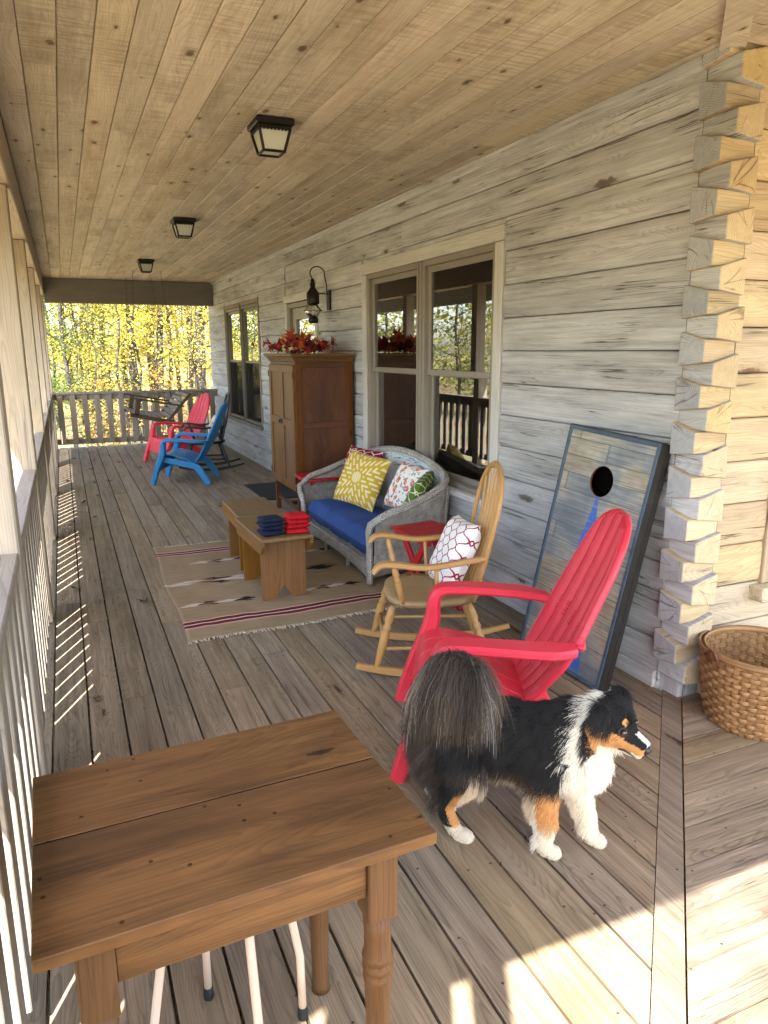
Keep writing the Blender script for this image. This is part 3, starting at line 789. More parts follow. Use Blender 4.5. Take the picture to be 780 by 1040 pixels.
def bar_lr(mb, y0, y1, z0, z1, x0, x1, bev=.003):
    box2(mb, (x0, y0, z0), (x1, y1, z1), bev=bev)
def window(y0, y1, z0, z1, trimw, trimmat, sashmat, mull=.13, railz=1.435, sill=True, screen=False):
    """double-hung pair in the long wall, local to house; y0<y1 world"""
    a, b = y0 - HY, y1 - HY
    W_ = None
    mb = MB()
    t = trimw
    bar_lr(mb, a + .002, a + t, z0 + .03, z1 - t - .002, -.012, .02); bar_lr(mb, b - t, b - .002, z0 + .03, z1 - t - .002, -.012, .02)
    bar_lr(mb, a - .012, b + .012, z1 - t, z1, -.020, .02)
    tr = mb.build('window', trimmat, house)
    if sill:
        mb = MB(); box2(mb, (-.05, a - .03, z0 - .015), (.02, b + .03, z0 + .028), bev=.004, axis=1); mb.build('sill', trimmat, tr)
    ia, ib = a + t, b - t; zb, zt = z0 + .03, z1 - t
    mid = (ia + ib) / 2
    mb = MB()
    fw = .042
    bar_lr(mb, ia + .001, ia + fw, zb, zt - .001, .0, .11); bar_lr(mb, ib - fw, ib - .001, zb, zt - .001, .0, .11)
    bar_lr(mb, ia + fw + .001, mid - mull / 2 - .001, zt - fw, zt - .001, .0, .11); bar_lr(mb, mid + mull / 2 + .001, ib - fw - .001, zt - fw, zt - .001, .0, .11)
    bar_lr(mb, ia + fw + .001, mid - mull / 2 - .001, zb, zb + .035, .0, .11); bar_lr(mb, mid + mull / 2 + .001, ib - fw - .001, zb, zb + .035, .0, .11)
    bar_lr(mb, mid - mull / 2, mid + mull / 2, zb, zt - .001, .002, .11)
    for q in (-1, 1):      # little channels that read as extruded vinyl
        bar_lr(mb, mid + q * mull * .22 - .006, mid + q * mull * .22 + .006, zb, zt - .004, -.006, .004, .001)
    mb.build('frame', sashmat, tr)
    for (sa, sb) in ((ia + fw, mid - mull / 2), (mid + mull / 2, ib - fw)):
        for (za, zz, xo) in ((railz - .018, zt - fw, .030), (zb + .035, railz + .018, .058)):
            mb = MB(); s = .048
            bar_lr(mb, sa + .002, sa + s, za, zz, xo, xo + .026); bar_lr(mb, sb - s, sb - .002, za, zz, xo, xo + .026)
            bar_lr(mb, sa + s, sb - s, zz - s * .9, zz, xo, xo + .026); bar_lr(mb, sa + s, sb - s, za, za + .04, xo, xo + .026)
            mb.build('sash', sashmat, tr)
            mb = MB(); mb.add([(xo + .013, sa + s - .004, za + .036), (xo + .013, sb - s + .004, za + .036), (xo + .013, sb - s + .004, zz - s * .9 + .004), (xo + .013, sa + s - .004, zz - s * .9 + .004)], [(0, 3, 2, 1)])
            mb.build('pane', 'glass', tr)
            if screen and za < 1.:
                mb = MB(); xs_ = .030
                mb.add([(xs_, sa + .004, za + .005), (xs_, sb - .004, za + .005), (xs_, sb - .004, zz - .03), (xs_, sa + .004, zz - .03)], [(0, 3, 2, 1)]); mb.build('insect_screen', 'screen', tr)
    return tr
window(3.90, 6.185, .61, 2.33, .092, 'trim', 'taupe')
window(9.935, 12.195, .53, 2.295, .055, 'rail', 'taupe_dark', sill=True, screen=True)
# door behind the armoire
mb = MB(); a, b = 7.445 - HY, 8.655 - HY
bar_lr(mb, a, a + .08, .01, 2.135, -.012, .02); bar_lr(mb, b - .08, b, .01, 2.135, -.012, .02); bar_lr(mb, a - .01, b + .01, 2.14, 2.222, -.018, .02)
dr = mb.build('door', 'trim', house)
mb = MB(); bar_lr(mb, a + .081, a + .13, .01, 2.134, .01, .11); bar_lr(mb, b - .13, b - .081, .01, 2.134, .01, .11); bar_lr(mb, a + .131, b - .131, 2.08, 2.134, .01, .11)
mb.build('frame', 'taupe', dr)
mb = MB(); s = .12; da, db = a + .132, b - .132
bar_lr(mb, da, da + s, .03, 2.077, .05, .09); bar_lr(mb, db - s, db, .03, 2.077, .05, .09); bar_lr(mb, da + s, db - s, 1.95, 2.077, .05, .09); bar_lr(mb, da + s, db - s, .03, .28, .05, .09)
mb.build('door_leaf', 'outlet', dr)
mb = MB(); mb.add([(.07, da + s, .28), (.07, db - s, .28), (.07, db - s, 1.95), (.07, da + s, 1.95)], [(0, 3, 2, 1)]); mb.build('pane', 'glass', dr)
# front wall window (only its near trim and sill show)
mb = MB(); a, b = FW[0] - HX, FW[1] - HX
for (q0, q1) in ((a + .002, a + .095), (b - .095, b - .002)): box2(mb, (q0, -.016, FW[2] + .012), (q1, .02, FW[3] - .1), bev=.004, axis=2)
box2(mb, (a - .02, -.022, FW[3] - .098), (b + .02, .02, FW[3]), bev=.004, axis=0)
w2 = mb.build('window', 'honey', house)
mb = MB(); box2(mb, (a - .055, -.075, FW[2] - .06), (b + .05, .02, FW[2] + .01), bev=.008, axis=0); mb.build('sill', 'honey', w2)
mb = MB(); box2(mb, (a + .096, .01, FW[2] + .012), (a + .17, .1, FW[3] - .1), bev=.003); box2(mb, (b - .17, .01, FW[2] + .012), (b - .096, .1, FW[3] - .1), bev=.003)
box2(mb, (a + .171, .01, FW[2] + .012), (b - .171, .1, FW[2] + .07), bev=.003); box2(mb, (a + .171, .01, 1.4), (b - .171, .1, 1.45), bev=.003)
mb.build('frame', 'taupe', w2)
mb = MB(); mb.add([(a + .168, .06, FW[2] + .05), (b - .168, .06, FW[2] + .05), (b - .168, .06, FW[3] - .1), (a + .168, .06, FW[3] - .1)], [(0, 1, 2, 3)]); mb.build('pane', 'glass', w2)
# roof over house and porch: slopes down to a low eave on the left
mb = MB()
Mx = Matrix(((1, 0, 0, -HX), (0, 0, 1, -HY), (0, 1, 0, 0), (0, 0, 0, 1)))
prism(mb, [(-.735, 2.33), (-.735, 2.50), (2.6, 4.0), (6.2, 5.6), (6.2, 5.4), (2.6, 2.86), (-.33, 2.86), (-.33, 2.48), (-.715, 2.315)], -.40, 14.2, Mx=Mx)
mb.build('roof', 'roofing', house)
mb = MB(); box2(mb, (-.765 - HX, -.4 - HY, 2.30), (-.738 - HX, 14.2 - HY, 2.52), bev=.003, axis=1); mb.build('fascia', 'post', house)

# ------------------------------------------------------------------ beams, posts, railings
def solo(name, mb, mat, label, cat, group=None, loc=None):
    return tag(mb.build(name, mat), label, cat, group)
ZB = 2.47
mb = MB(); box2(mb, (-.335, -.42, ZB), (-.172, 13.27, ZC - .002), bev=.006, axis=1)
solo('porch_beam', mb, 'post', 'long pale timber beam along the open left side under the ceiling', 'beam')
mb = MB(); box2(mb, (-.170, 13.13, 2.362), (2.485, 13.27, ZC - .003), bev=.006, axis=0)
solo('porch_beam', mb, 'beam', 'dark timber beam across the far end of the porch', 'beam')
mb = MB(); box2(mb, (-.170, -.42, 2.362), (5.2, -.30, ZC - .003), bev=.006, axis=0)
solo('porch_beam', mb, 'post', 'timber beam over the open front side of the porch', 'beam')
PY = [2.79, 4.72, 6.85, 9.03, 11.28]
plab = ['pale square porch post nearest the camera on the left railing', 'grained tan porch post second along the left railing', 'square porch post third along the left railing',
        'square porch post fourth along the left railing', 'square porch post fifth along the left railing beside the swing end']
for y, l in zip(PY, plab):
    mb = MB(); box2(mb, (-.335, y - .14, .001), (-.190, y, ZB - .002), bev=.006, axis=2)
    solo('porch_post', mb, 'post', l, 'post', 'square posts along the left side')
mb = MB(); box2(mb, (-.335, 13.12, .001), (-.190, 13.26, ZB - .002), bev=.006, axis=2)
solo('porch_post', mb, 'post', 'square porch post at the far left corner of the porch', 'post', 'square posts along the left side')
mb = MB(); box2(mb, (-.36, -.44, .001), (-.16, -.24, 2.36), bev=.006, axis=2)
solo('porch_post', mb, 'post', 'square corner post at the near outer corner of the porch', 'post', 'square posts along the left side')
mb = MB(); box2(mb, (-.145, -.42, .001), (-.085, -.33, 2.36), bev=.006, axis=2)  # two unseen posts added behind the camera to shade the sun patch
solo('shade_post', mb, 'post', 'slim unseen post added to shade the sun patch', 'post')
mb = MB(); box2(mb, (.0, -.42, .001), (.075, -.33, 2.36), bev=.006, axis=2)
solo('shade_post', mb, 'post', 'second slim unseen post added to shade the sun patch', 'post')

def railing(y0, y1, label):
    t = thing('porch_railing', label, 'railing', (-.26, y0, 0), 0, 'railing sections along the left side')
    L = y1 - y0
    mb = MB(); box2(mb, (-.075, .002, .900), (.068, L - .002, .938), bev=.005, axis=1); box2(mb, (-.02, .002, .812), (.02, L - .002, .898), bev=.004, axis=1)
    mb.build('top_rail', 'rail', t)
    mb = MB(); box2(mb, (-.02, .002, .075), (.02, L - .002, .163), bev=.004, axis=1); mb.build('bottom_rail', 'rail', t)
    n = int(round(L / .185)); p = L / n
    for i in range(n):
        mb = MB(); yc = p * (i + .5)
        box2(mb, (.0215, yc - .0455, .09), (.0215 + .037, yc + .0455, .898), bev=.003, axis=2); mb.build('baluster', 'rail', t)
ed = [PY[0], PY[1] - .14, PY[1], PY[2] - .14, PY[2], PY[3] - .14, PY[3], PY[4] - .14, PY[4], 13.12]
rl = ['second', 'third', 'fourth', 'fifth', 'farthest']
railing(-.24, PY[0] - .14, 'weathered railing section beside the foreground wooden table')
for i in range(5):
    railing(ed[2 * i], ed[2 * i + 1], f'weathered slatted railing on the left side, {rl[i]} section from the camera')
t = thing('porch_railing', 'weathered slatted railing across the far end before the yellow trees', 'railing', (-.19, 13.2, 0))
L = 2.675
mb = MB(); box2(mb, (.002, -.07, .90), (L, .07, .938), bev=.005, axis=0); box2(mb, (.002, -.02, .812), (L, .02, .898), bev=.004, axis=0); mb.build('top_rail', 'rail', t)
mb = MB(); box2(mb, (.002, -.02, .075), (L, .02, .163), bev=.004, axis=0); mb.build('bottom_rail', 'rail', t)
n = 14
for i in range(n):
    xc = L * (i + .5) / n; mb = MB(); box2(mb, (xc - .043, -.056, .09), (xc + .043, -.0215, .898), bev=.003, axis=2); mb.build('baluster', 'rail', t)

# ------------------------------------------------------------------ ceiling lights
def ceiling_light(x, y, label):
    t = thing('ceiling_light', label, 'ceiling light', (x, y, ZC), 0, 'lantern lights along the ceiling')
    mb = MB(); box2(mb, (-.098, -.105, -.035), (.098, .105, -.001), bev=.006); box2(mb, (-.085, -.09, -.05), (.085, .09, -.036), bev=.004)
    for k in range(9):      # scalloped skirt
        u = -.075 + .15 * k / 8
        for sgn in (-1, 1):
            lathe(mb, [(.008, -.003), (.008, .003)], 8, Mx=T(u, sgn * .083, -.052) @ Rx(R_(90))); lathe(mb, [(.008, -.003), (.008, .003)], 8, Mx=T(sgn * .083, u, -.052) @ Ry(R_(90)))
    mb.build('canopy', 'bronze', t)
    tp, bt, zt, zb = .080, .055, -.05, -.150
    mb = MB()
    for sx in (-1, 1):
        for sy in (-1, 1): bar(mb, (sx * tp, sy * tp, zt), (sx * bt, sy * bt, zb), .013, .013)
    for s_ in (-1, 1):
        bar(mb, (-bt, s_ * bt, zb), (bt, s_ * bt, zb), .014, .012); bar(mb, (s_ * bt, -bt, zb + .0005), (s_ * bt, bt, zb + .0005), .014, .012)
    mb.build('frame', 'bronze', t)
    mb = MB(); a, b = tp - .006, bt - .004
    mb.add([(-a, -a, zt), (a, -a, zt), (a, a, zt), (-a, a, zt), (-b, -b, zb + .004), (b, -b, zb + .004), (b, b, zb + .004), (-b, b, zb + .004)],
           [(0, 1, 5, 4), (1, 2, 6, 5), (2, 3, 7, 6), (3, 0, 4, 7), (4, 5, 6, 7)])
    mb.build('glass_shade', 'frosted', t)
ceiling_light(1.09, 3.95, 'bronze box lantern on the ceiling nearest the camera, largest of the three')
ceiling_light(1.10, 7.0, 'bronze box lantern in the middle of the ceiling row')
ceiling_light(1.10, 10.2, 'small looking bronze box lantern at the far end of the ceiling')

# ------------------------------------------------------------------ onion lantern on the wall
t = thing('wall_lantern', 'dark bronze onion lantern hanging from a curled bracket on the log wall', 'wall lantern', (2.49, 7.06, 0))
mb = MB(); box2(mb, (-.022, -.045, 1.99), (.0, .045, 2.18), bev=.006); mb.build('back_plate', 'bronze', t)
mb = MB(); cx = -.175
pts = [(-.03, 0, 2.17), (-.035, 0, 2.24), (-.05, 0, 2.31)]
for k in range(9):
    a = R_(20 + 200 * k / 8); pts.append((-.125 + .075 * math.cos(a), 0, 2.335 + .065 * math.sin(a)))
pts.append((cx, 0, 2.28)); tube(mb, pts, .006, 8)
tube(mb, [(-.01, 0, 2.145), (cx + .04, 0, 2.145)], .006, 8)
mb.build('bracket', 'bronze', t)
mb = MB(); lathe(mb, [(.012, 2.285), (.020, 2.27), (.018, 2.25), (.028, 2.235), (.024, 2.205), (.045, 2.17), (.062, 2.15), (.062, 2.055), (.058, 2.045), (.03, 2.043)], 20, Mx=T(cx, 0, 0)); mb.build('hood', 'bronze', t)
mb = MB(); lathe(mb, [(.045, 2.043)] + [(.035 + .048 * math.sin(math.pi * k / 8), 2.043 - .128 * k / 8) for k in range(1, 8)] + [(.035, 1.915)], 20, Mx=T(cx, 0, 0)); mb.build('globe', 'globe', t)
mb = MB(); lathe(mb, [(.014, 1.916), (.014, 1.95), (.010, 1.955), (.013, 1.97), (.011, 2.0), (.002, 2.02)], 12, Mx=T(cx, 0, 0)); mb.build('bulb', 'frosted', t)
mb = MB()
for zr, rr in ((1.98, .092),):
    tube(mb, [(cx + rr * math.cos(a), rr * math.sin(a), zr) for a in np.linspace(0, 2 * math.pi, 25)], .0032, 6)
for q in range(4):
    a = q * math.pi / 2 + .4
    tube(mb, [(cx + (.04 + .055 * math.sin(math.pi * k / 8)) * math.cos(a), (.04 + .055 * math.sin(math.pi * k / 8)) * math.sin(a), 2.05 - .14 * k / 8) for k in range(9)], .0032, 6)
lathe(mb, [(.03, 1.862), (.048, 1.868), (.05, 1.9), (.042, 1.915)], 20, Mx=T(cx, 0, 0)); mb.build('cage', 'bronze', t)

mb = MB(); box2(mb, (2.468, 3.895, .47), (2.492, 3.965, .585), bev=.006); box2(mb, (2.462, 3.91, .50), (2.467, 3.95, .56), bev=.003)
solo('wall_outlet', mb, 'outlet', 'small gray covered outlet on the logs behind the rocking chair', 'outlet')

# ------------------------------------------------------------------ armoire
t = thing('armoire', 'tall pine armoire on legs against the log wall', 'armoire', (2.18, 6.80, 0))
hx, hy = .275, .42        # half depth (x), half width (y); front faces -x
mb = MB()
zb, zt = .30, 1.50
box2(mb, (-hx, -hy, zb), (hx, hy, zt), bev=.004, axis=2)
sd = -hy - .012           # framed side panel seen by the camera
for s_ in (-1, 1):
    yy0, yy1 = (s_ * hy, s_ * (hy + .013))
    lo_, hi_ = min(yy0, yy1), max(yy0, yy1)
    box2(mb, (-hx, lo_, zb), (-hx + .06, hi_, zt), axis=2); box2(mb, (hx - .06, lo_, zb), (hx, hi_, zt), axis=2)
    for za, zz in ((zb, zb + .06), (.90, .955), (zt - .05, zt)): box2(mb, (-hx + .0605, lo_, za), (hx - .0605, hi_, zz), axis=0)
mb.build('body', 'armoire', t)
mb = MB()
prof = [(.0, 0), (.012, .0), (.018, .02), (.045, .045), (.05, .05), (.05, .072), (.0, .072)]
for (d0, d1, z0_) in ((.012, .0, 0), (.022, .012, .014), (.036, .022, .028), (.052, .038, .044)):
    box2(mb, (-hx - d0, -hy - d0 - .013, zt + z0_ + .001), (hx, hy + d0 + .013, zt + z0_ + .0148 + (.012 if z0_ == .044 else 0)), bev=.004, axis=1)
mb.build('cornice', 'armoire_door', t)
for s_ in (-1, 1):
    mb = MB(); y0, y1 = (.003, hy - .004) if s_ > 0 else (-hy + .004, -.003); xo = -hx - .022
    w = .065
    box2(mb, (xo, y0, zb + .02), (-hx - .001, y0 + w, zt - .03), axis=2); box2(mb, (xo, y1 - w, zb + .02), (-hx - .001, y1, zt - .03), axis=2)
    for za, zz in ((zb + .02, zb + .09), (.905, .975), (zt - .10, zt - .03)): box2(mb, (xo, y0 + w + .0005, za), (-hx - .001, y1 - w - .0005, zz), axis=1)
    for za, zz in ((zb + .0905, .9045), (.9755, zt - .1005)): box2(mb, (xo + .012, y0 + w + .0005, za), (-hx - .001, y1 - w - .0005, zz), axis=2, bev=.001)
    d = mb.build('door', 'armoire_door', t)
    for zz in (.42, 1.38):
        mb = MB(); yh = (hy - .006) if s_ > 0 else -hy + .006
        box2(mb, (xo - .006, yh - .012, zz - .03), (xo - .0005, yh + .012, zz + .03), bev=.002); mb.build('hinge', 'iron', d)
mb = MB(); box2(mb, (-hx - .034, -.03, .915), (-hx - .0225, .03, .965), bev=.003); lathe(mb, [(.014, 0), (.016, .012), (.008, .02)], 12, Mx=T(-hx - .034, 0, .94) @ Ry(R_(-90))); mb.build('latch', 'iron', t)
for sx in (-1, 1):
    for sy in (-1, 1):
        mb = MB(); bar(mb, (sx * (hx - .028), sy * (hy - .028), .001), (sx * (hx - .028), sy * (hy - .028), zb - .001), .048, .048, up=(1, 0, 0)); mb.build('leg', 'armoire', t)
mb = MB(); bar(mb, (-hx + .055, 0, .13), (hx - .055, 0, .13), .03, .04); bar(mb, (-hx + .03, -hy + .055, .131), (-hx + .03, hy - .055, .131), .02, .03)
mb.build('stretcher', 'armoire', t)

# autumn leaf garland on top
def maple(sc):
    pr = []
    for k in range(5):
        a = R_(90 + (k - 2) * 48); l = (1., .9, .62)[abs(k - 2)]
        a0 = R_(90 + (k - 2) * 48 + 24)
        pr.append((math.cos(a) * l * sc, math.sin(a) * l * sc))
        if k < 4: pr.append((math.cos(a0) * .42 * sc, math.sin(a0) * .42 * sc))
    pr.append((.12 * sc, -.22 * sc)); pr.append((-.12 * sc, -.22 * sc))
    return pr[:9] + [pr[9], pr[10]] if False else pr
def leaf_at(mb, p, sc, rnd, m=0, rot=None, bend=.5):
    poly = maple(sc)
    order = poly
    V = [(0, 0, 0)] + [(x, y, bend * (x * x + y * y) / sc * random.uniform(-1, 1)) for x, y in order]
    n = len(order)
    F = [(0, 1 + k, 1 + (k + 1) % n) for k in range(n)]
    Mx = T(*p) @ (rot or Euler((random.uniform(0, 6.3), random.uniform(0, 6.3), random.uniform(0, 6.3))).to_matrix().to_4x4())
    mb.add(V, F, Mx, rnd=rnd, m=m)
t = thing('leaf_garland', 'orange and burgundy autumn leaf garland lying on top of the armoire', 'garland', (2.14, 6.78, 1.573))
for nm, mt, nn, sc in (('leaves', 'l_decor', 190, .062), ('green_leaves', 'l_decor2', 34, .05)):
    mb = MB()
    for k in range(nn):
        u = random.uniform(-1, 1)
        hgt = .05 + .085 * random.random() ** 1.5 * (1 if abs(u) < .9 else .6)
        leaf_at(mb, (random.gauss(-.05, .12), u * .48, hgt * .85 * (.4 + .9 * random.random()) + .01), sc * random.uniform(.6, 1.25), random.random())
    if nm == 'leaves':
        for yy, zz in ((.40, .11), (.12, .10), (-.05, .15), (-.2, .12), (-.38, .09)):
            for q in range(3): leaf_at(mb, (-.12 + random.uniform(-.04, .04), yy + random.uniform(-.03, .03), zz + random.uniform(-.02, .03)), .09, random.uniform(.6, 1))
    mb.build(nm, mt, t)
mb = MB()
tube(mb, [(-.08 + .03 * math.sin(k * 1.3), -.44 + .88 * k / 14, .03 + .015 * math.sin(k * 2.1)) for k in range(15)], .009, 6); mb.build('vine', 'leather', t)

# ------------------------------------------------------------------ rug and door mat
mb = MB()
C4 = {(0, 0): (.505, 3.93), (1, 0): (2.02, 3.985), (0, 1): (.54, 6.06), (1, 1): (2.0, 6.0)}
def rugp(u, v):
    x = (1 - u) * ((1 - v) * C4[0, 0][0] + v * C4[0, 1][0]) + u * ((1 - v) * C4[1, 0][0] + v * C4[1, 1][0])
    y = (1 - u) * ((1 - v) * C4[0, 0][1] + v * C4[0, 1][1]) + u * ((1 - v) * C4[1, 0][1] + v * C4[1, 1][1])
    x += .012 * math.sin(v * 9 + u * 3); y += .010 * math.sin(u * 11) * (1 if v < .5 else -1)
    z = .009 + .0045 * mnoise.noise(Vector((x * 5, y * 5, 0))) + .003 * mnoise.noise(Vector((x * 14, y * 4, 3)))
    return (x, y, max(z, .006))
sheet(mb, rugp, 60, 80, thick=.004, wcf=lambda u, v: (u * 1.48, v, 0))
rug = mb.build('rug', 'rug'); tag(rug, 'tan woven rug with dark red striped bands under the benches', 'rug')
for v, sg in ((0, -1), (1, 1)):
    mb = MB()
    for k in range(150):
        u = k / 149; p = Vector(rugp(u, v)); p.z = .007
        q = p + Vector((random.uniform(-.012, .012), sg * random.uniform(.02, .045), -.001))
        mid = (p + q) / 2 + Vector((random.uniform(-.008, .008), 0, .002))
        tube(mb, [p, mid, q], [.0032, .0035, .0022], 5)
    mb.build('fringe', 'fringe', rug)
mb = MB(); box2(mb, (1.89, 7.62, .002), (2.44, 8.62, .014), bev=.004); solo('door_mat', mb, 'mat', 'black ribbed door mat on the deck behind the armoire', 'door mat')

# ------------------------------------------------------------------ resin adirondack chairs (local +x = the way the chair faces)
def smooth_path(pts, n=6):
    P = [Vector(p) for p in pts]; out = []
    for i in range(len(P) - 1):
        p0, p1, p2, p3 = P[max(i - 1, 0)], P[i], P[i + 1], P[min(i + 2, len(P) - 1)]
        for k in range(n):
            t_ = k / n
            out.append(.5 * ((2 * p1) + (p2 - p0) * t_ + (2 * p0 - 5 * p1 + 4 * p2 - p3) * t_ ** 2 + (3 * p1 - p0 - 3 * p2 + p3) * t_ ** 3))
    out.append(P[-1]); return out
def lerp_list(vals, n):
    k = len(vals) - 1; return [float(np.interp(i / (n - 1) * k, range(k + 1), vals)) for i in range(n)]
def adirondack(label, mat, loc, ang, group):
    t = thing('adirondack_chair', label, 'chair', loc, ang, group); t.scale = (1, 1, .975)
    for s_ in (-1, 1):
        p = smooth_path([(.53, s_ * .325, .0), (.475, s_ * .325, .18), (.395, s_ * .325, .38), (.38, s_ * .325, .46)], 4)
        mb = MB(); ribbon(mb, p, lerp_list([.062, .07, .085, .09], len(p)), lerp_list([.055, .06, .07, .065], len(p)), side=(0, 1, 0)); mb.build('front_leg', mat, t)
        p = smooth_path([(.382, s_ * .325, .455), (.376, s_ * .325, .515), (.352, s_ * .328, .552), (.29, s_ * .333, .562), (.12, s_ * .338, .556), (-.03, s_ * .33, .545), (-.125, s_ * .295, .535)], 6)
        mb = MB(); ribbon(mb, p, lerp_list([.09, .095, .10, .105, .115, .12, .08], len(p)), lerp_list([.062, .055, .045, .038, .036, .036, .036], len(p)), side=(0, 1, 0)); mb.build('armrest', mat, t)
        p = smooth_path([(.40, s_ * .285, .315), (.22, s_ * .285, .275), (.02, s_ * .28, .225), (-.05, s_ * .28, .15), (-.14, s_ * .285, .0)], 6)
        mb = MB(); ribbon(mb, p, .04, lerp_list([.07, .075, .08, .085, .06], len(p)), side=(0, 1, 0)); mb.build('rear_leg', mat, t)
    # seat slats, waterfall front
    n = 5; w = .115
    for i in range(n):
        yc = (i - 2) * (w + .0035)
        p = smooth_path([(.03, yc, .268), (.07, yc, .29), (.17, yc, .335), (.32, yc, .372), (.395, yc, .368), (.435, yc, .335), (.455, yc, .25), (.468, yc, .16)], 5)
        mb = MB(); ribbon(mb, p, w, .014, side=(0, 1, 0)); mb.build('seat_slat', mat, t)
    # fan back
    def backx(z): return float(np.interp(z, [.24, .33, .45, .57, .8, 1.0], [.06, -.025, -.105, -.165, -.262, -.338]))
    def halfw(z): return float(np.interp(z, [.24, .34, .45, .56, .66, .8, .9, .955, .985, 1.0], [.19, .22, .262, .275, .258, .24, .205, .16, .11, .05]))
    for i in range(5):
        fr = (i - 2) / 2.5
        ztop = [.966, .998, 1.0, .998, .966][i]
        zs = np.linspace(.245, ztop, 22)
        V = []; Wc = []
        for z in zs:
            base = float(np.interp(z, [.24, .34, .45, .56, .66, .8, 1.0], [.19, .22, .262, .275, .26, .245, .235]))
            wd = base * .4
            e0, e1 = base * (fr - .2) + .0045, base * (fr + .2) - .0045
            hw = halfw(z)
            e0, e1 = max(e0, -hw), min(e1, hw)
            if e1 < e0 + .004: m_ = np.clip((e0 + e1) / 2, -hw, hw); e0, e1 = m_ - .002, m_ + .002
            for q, yv in enumerate(np.linspace(e0, e1, 4)):
                cv = .35 * yv * yv; bow = .009 if q in (1, 2) else 0
                V.append((backx(z) + cv + bow, yv, z)); Wc.append((z, yv, 0))
        m4 = 4; F = [(a * m4 + b, a * m4 + b + 1, (a + 1) * m4 + b + 1, (a + 1) * m4 + b) for a in range(21) for b in range(3)]
        nV = len(V); V2 = [(x - .016, y, z) for x, y, z in V]
        F2 = [tuple(nV + k for k in f[::-1]) for f in F]
        S = []
        for a in range(21):
            S += [(a * 4, (a + 1) * 4, nV + (a + 1) * 4, nV + a * 4), ((a + 1) * 4 + 3, a * 4 + 3, nV + a * 4 + 3, nV + (a + 1) * 4 + 3)]
        for b in range(3): S += [(b + 1, b, nV + b, nV + b + 1), (84 + b, 84 + b + 1, nV + 84 + b + 1, nV + 84 + b)]
        mb = MB(); mb.add(V + V2, F + F2 + S, wc=Wc + Wc); mb.build('back_slat', mat, t)
    # ribbed cross band at arm height and a raised rim round the fan
    mb = MB()
    for dz in np.arange(-.032, .033, .013):
        z = .575 + dz
        tube(mb, [(backx(z) + .35 * y * y + .001, y, z - .12 * (abs(y)) ** 1.5) for y in np.linspace(-.28, .28, 11)], .0062, 6)
    z = .545; tube(mb, [(backx(z) + .35 * y * y - .022, y, z) for y in np.linspace(-.30, .30, 11)], (.018), 8, flat=(1, .6))
    mb.build('cross_band', mat, t)
    zs = list(np.linspace(.25, 1.0, 40)); mb = MB()
    path = [(backx(z) + .35 * halfw(z) ** 2 - .010, -halfw(z) - .001, z) for z in zs] + [(backx(z) + .35 * halfw(z) ** 2 - .010, halfw(z) + .001, z) for z in zs[::-1]]
    tube(mb, path, .0105, 8, flat=(.7, 1.25)); mb.build('back_rim', mat, t)
    return t
AG = 'resin adirondack chairs on the porch'
adirondack('red plastic adirondack chair behind the dog', 'red', (1.648, 2.314, .0), math.atan2(.44, -.898), AG)
adirondack('blue plastic adirondack chair at the far end of the porch', 'blue', (1.50, 9.22, 0), math.atan2(.38, -.925), AG)
adirondack('red plastic adirondack chair by the far railing behind the blue one', 'red_far', (1.60, 11.02, 0), math.atan2(-.28, -.96), AG)

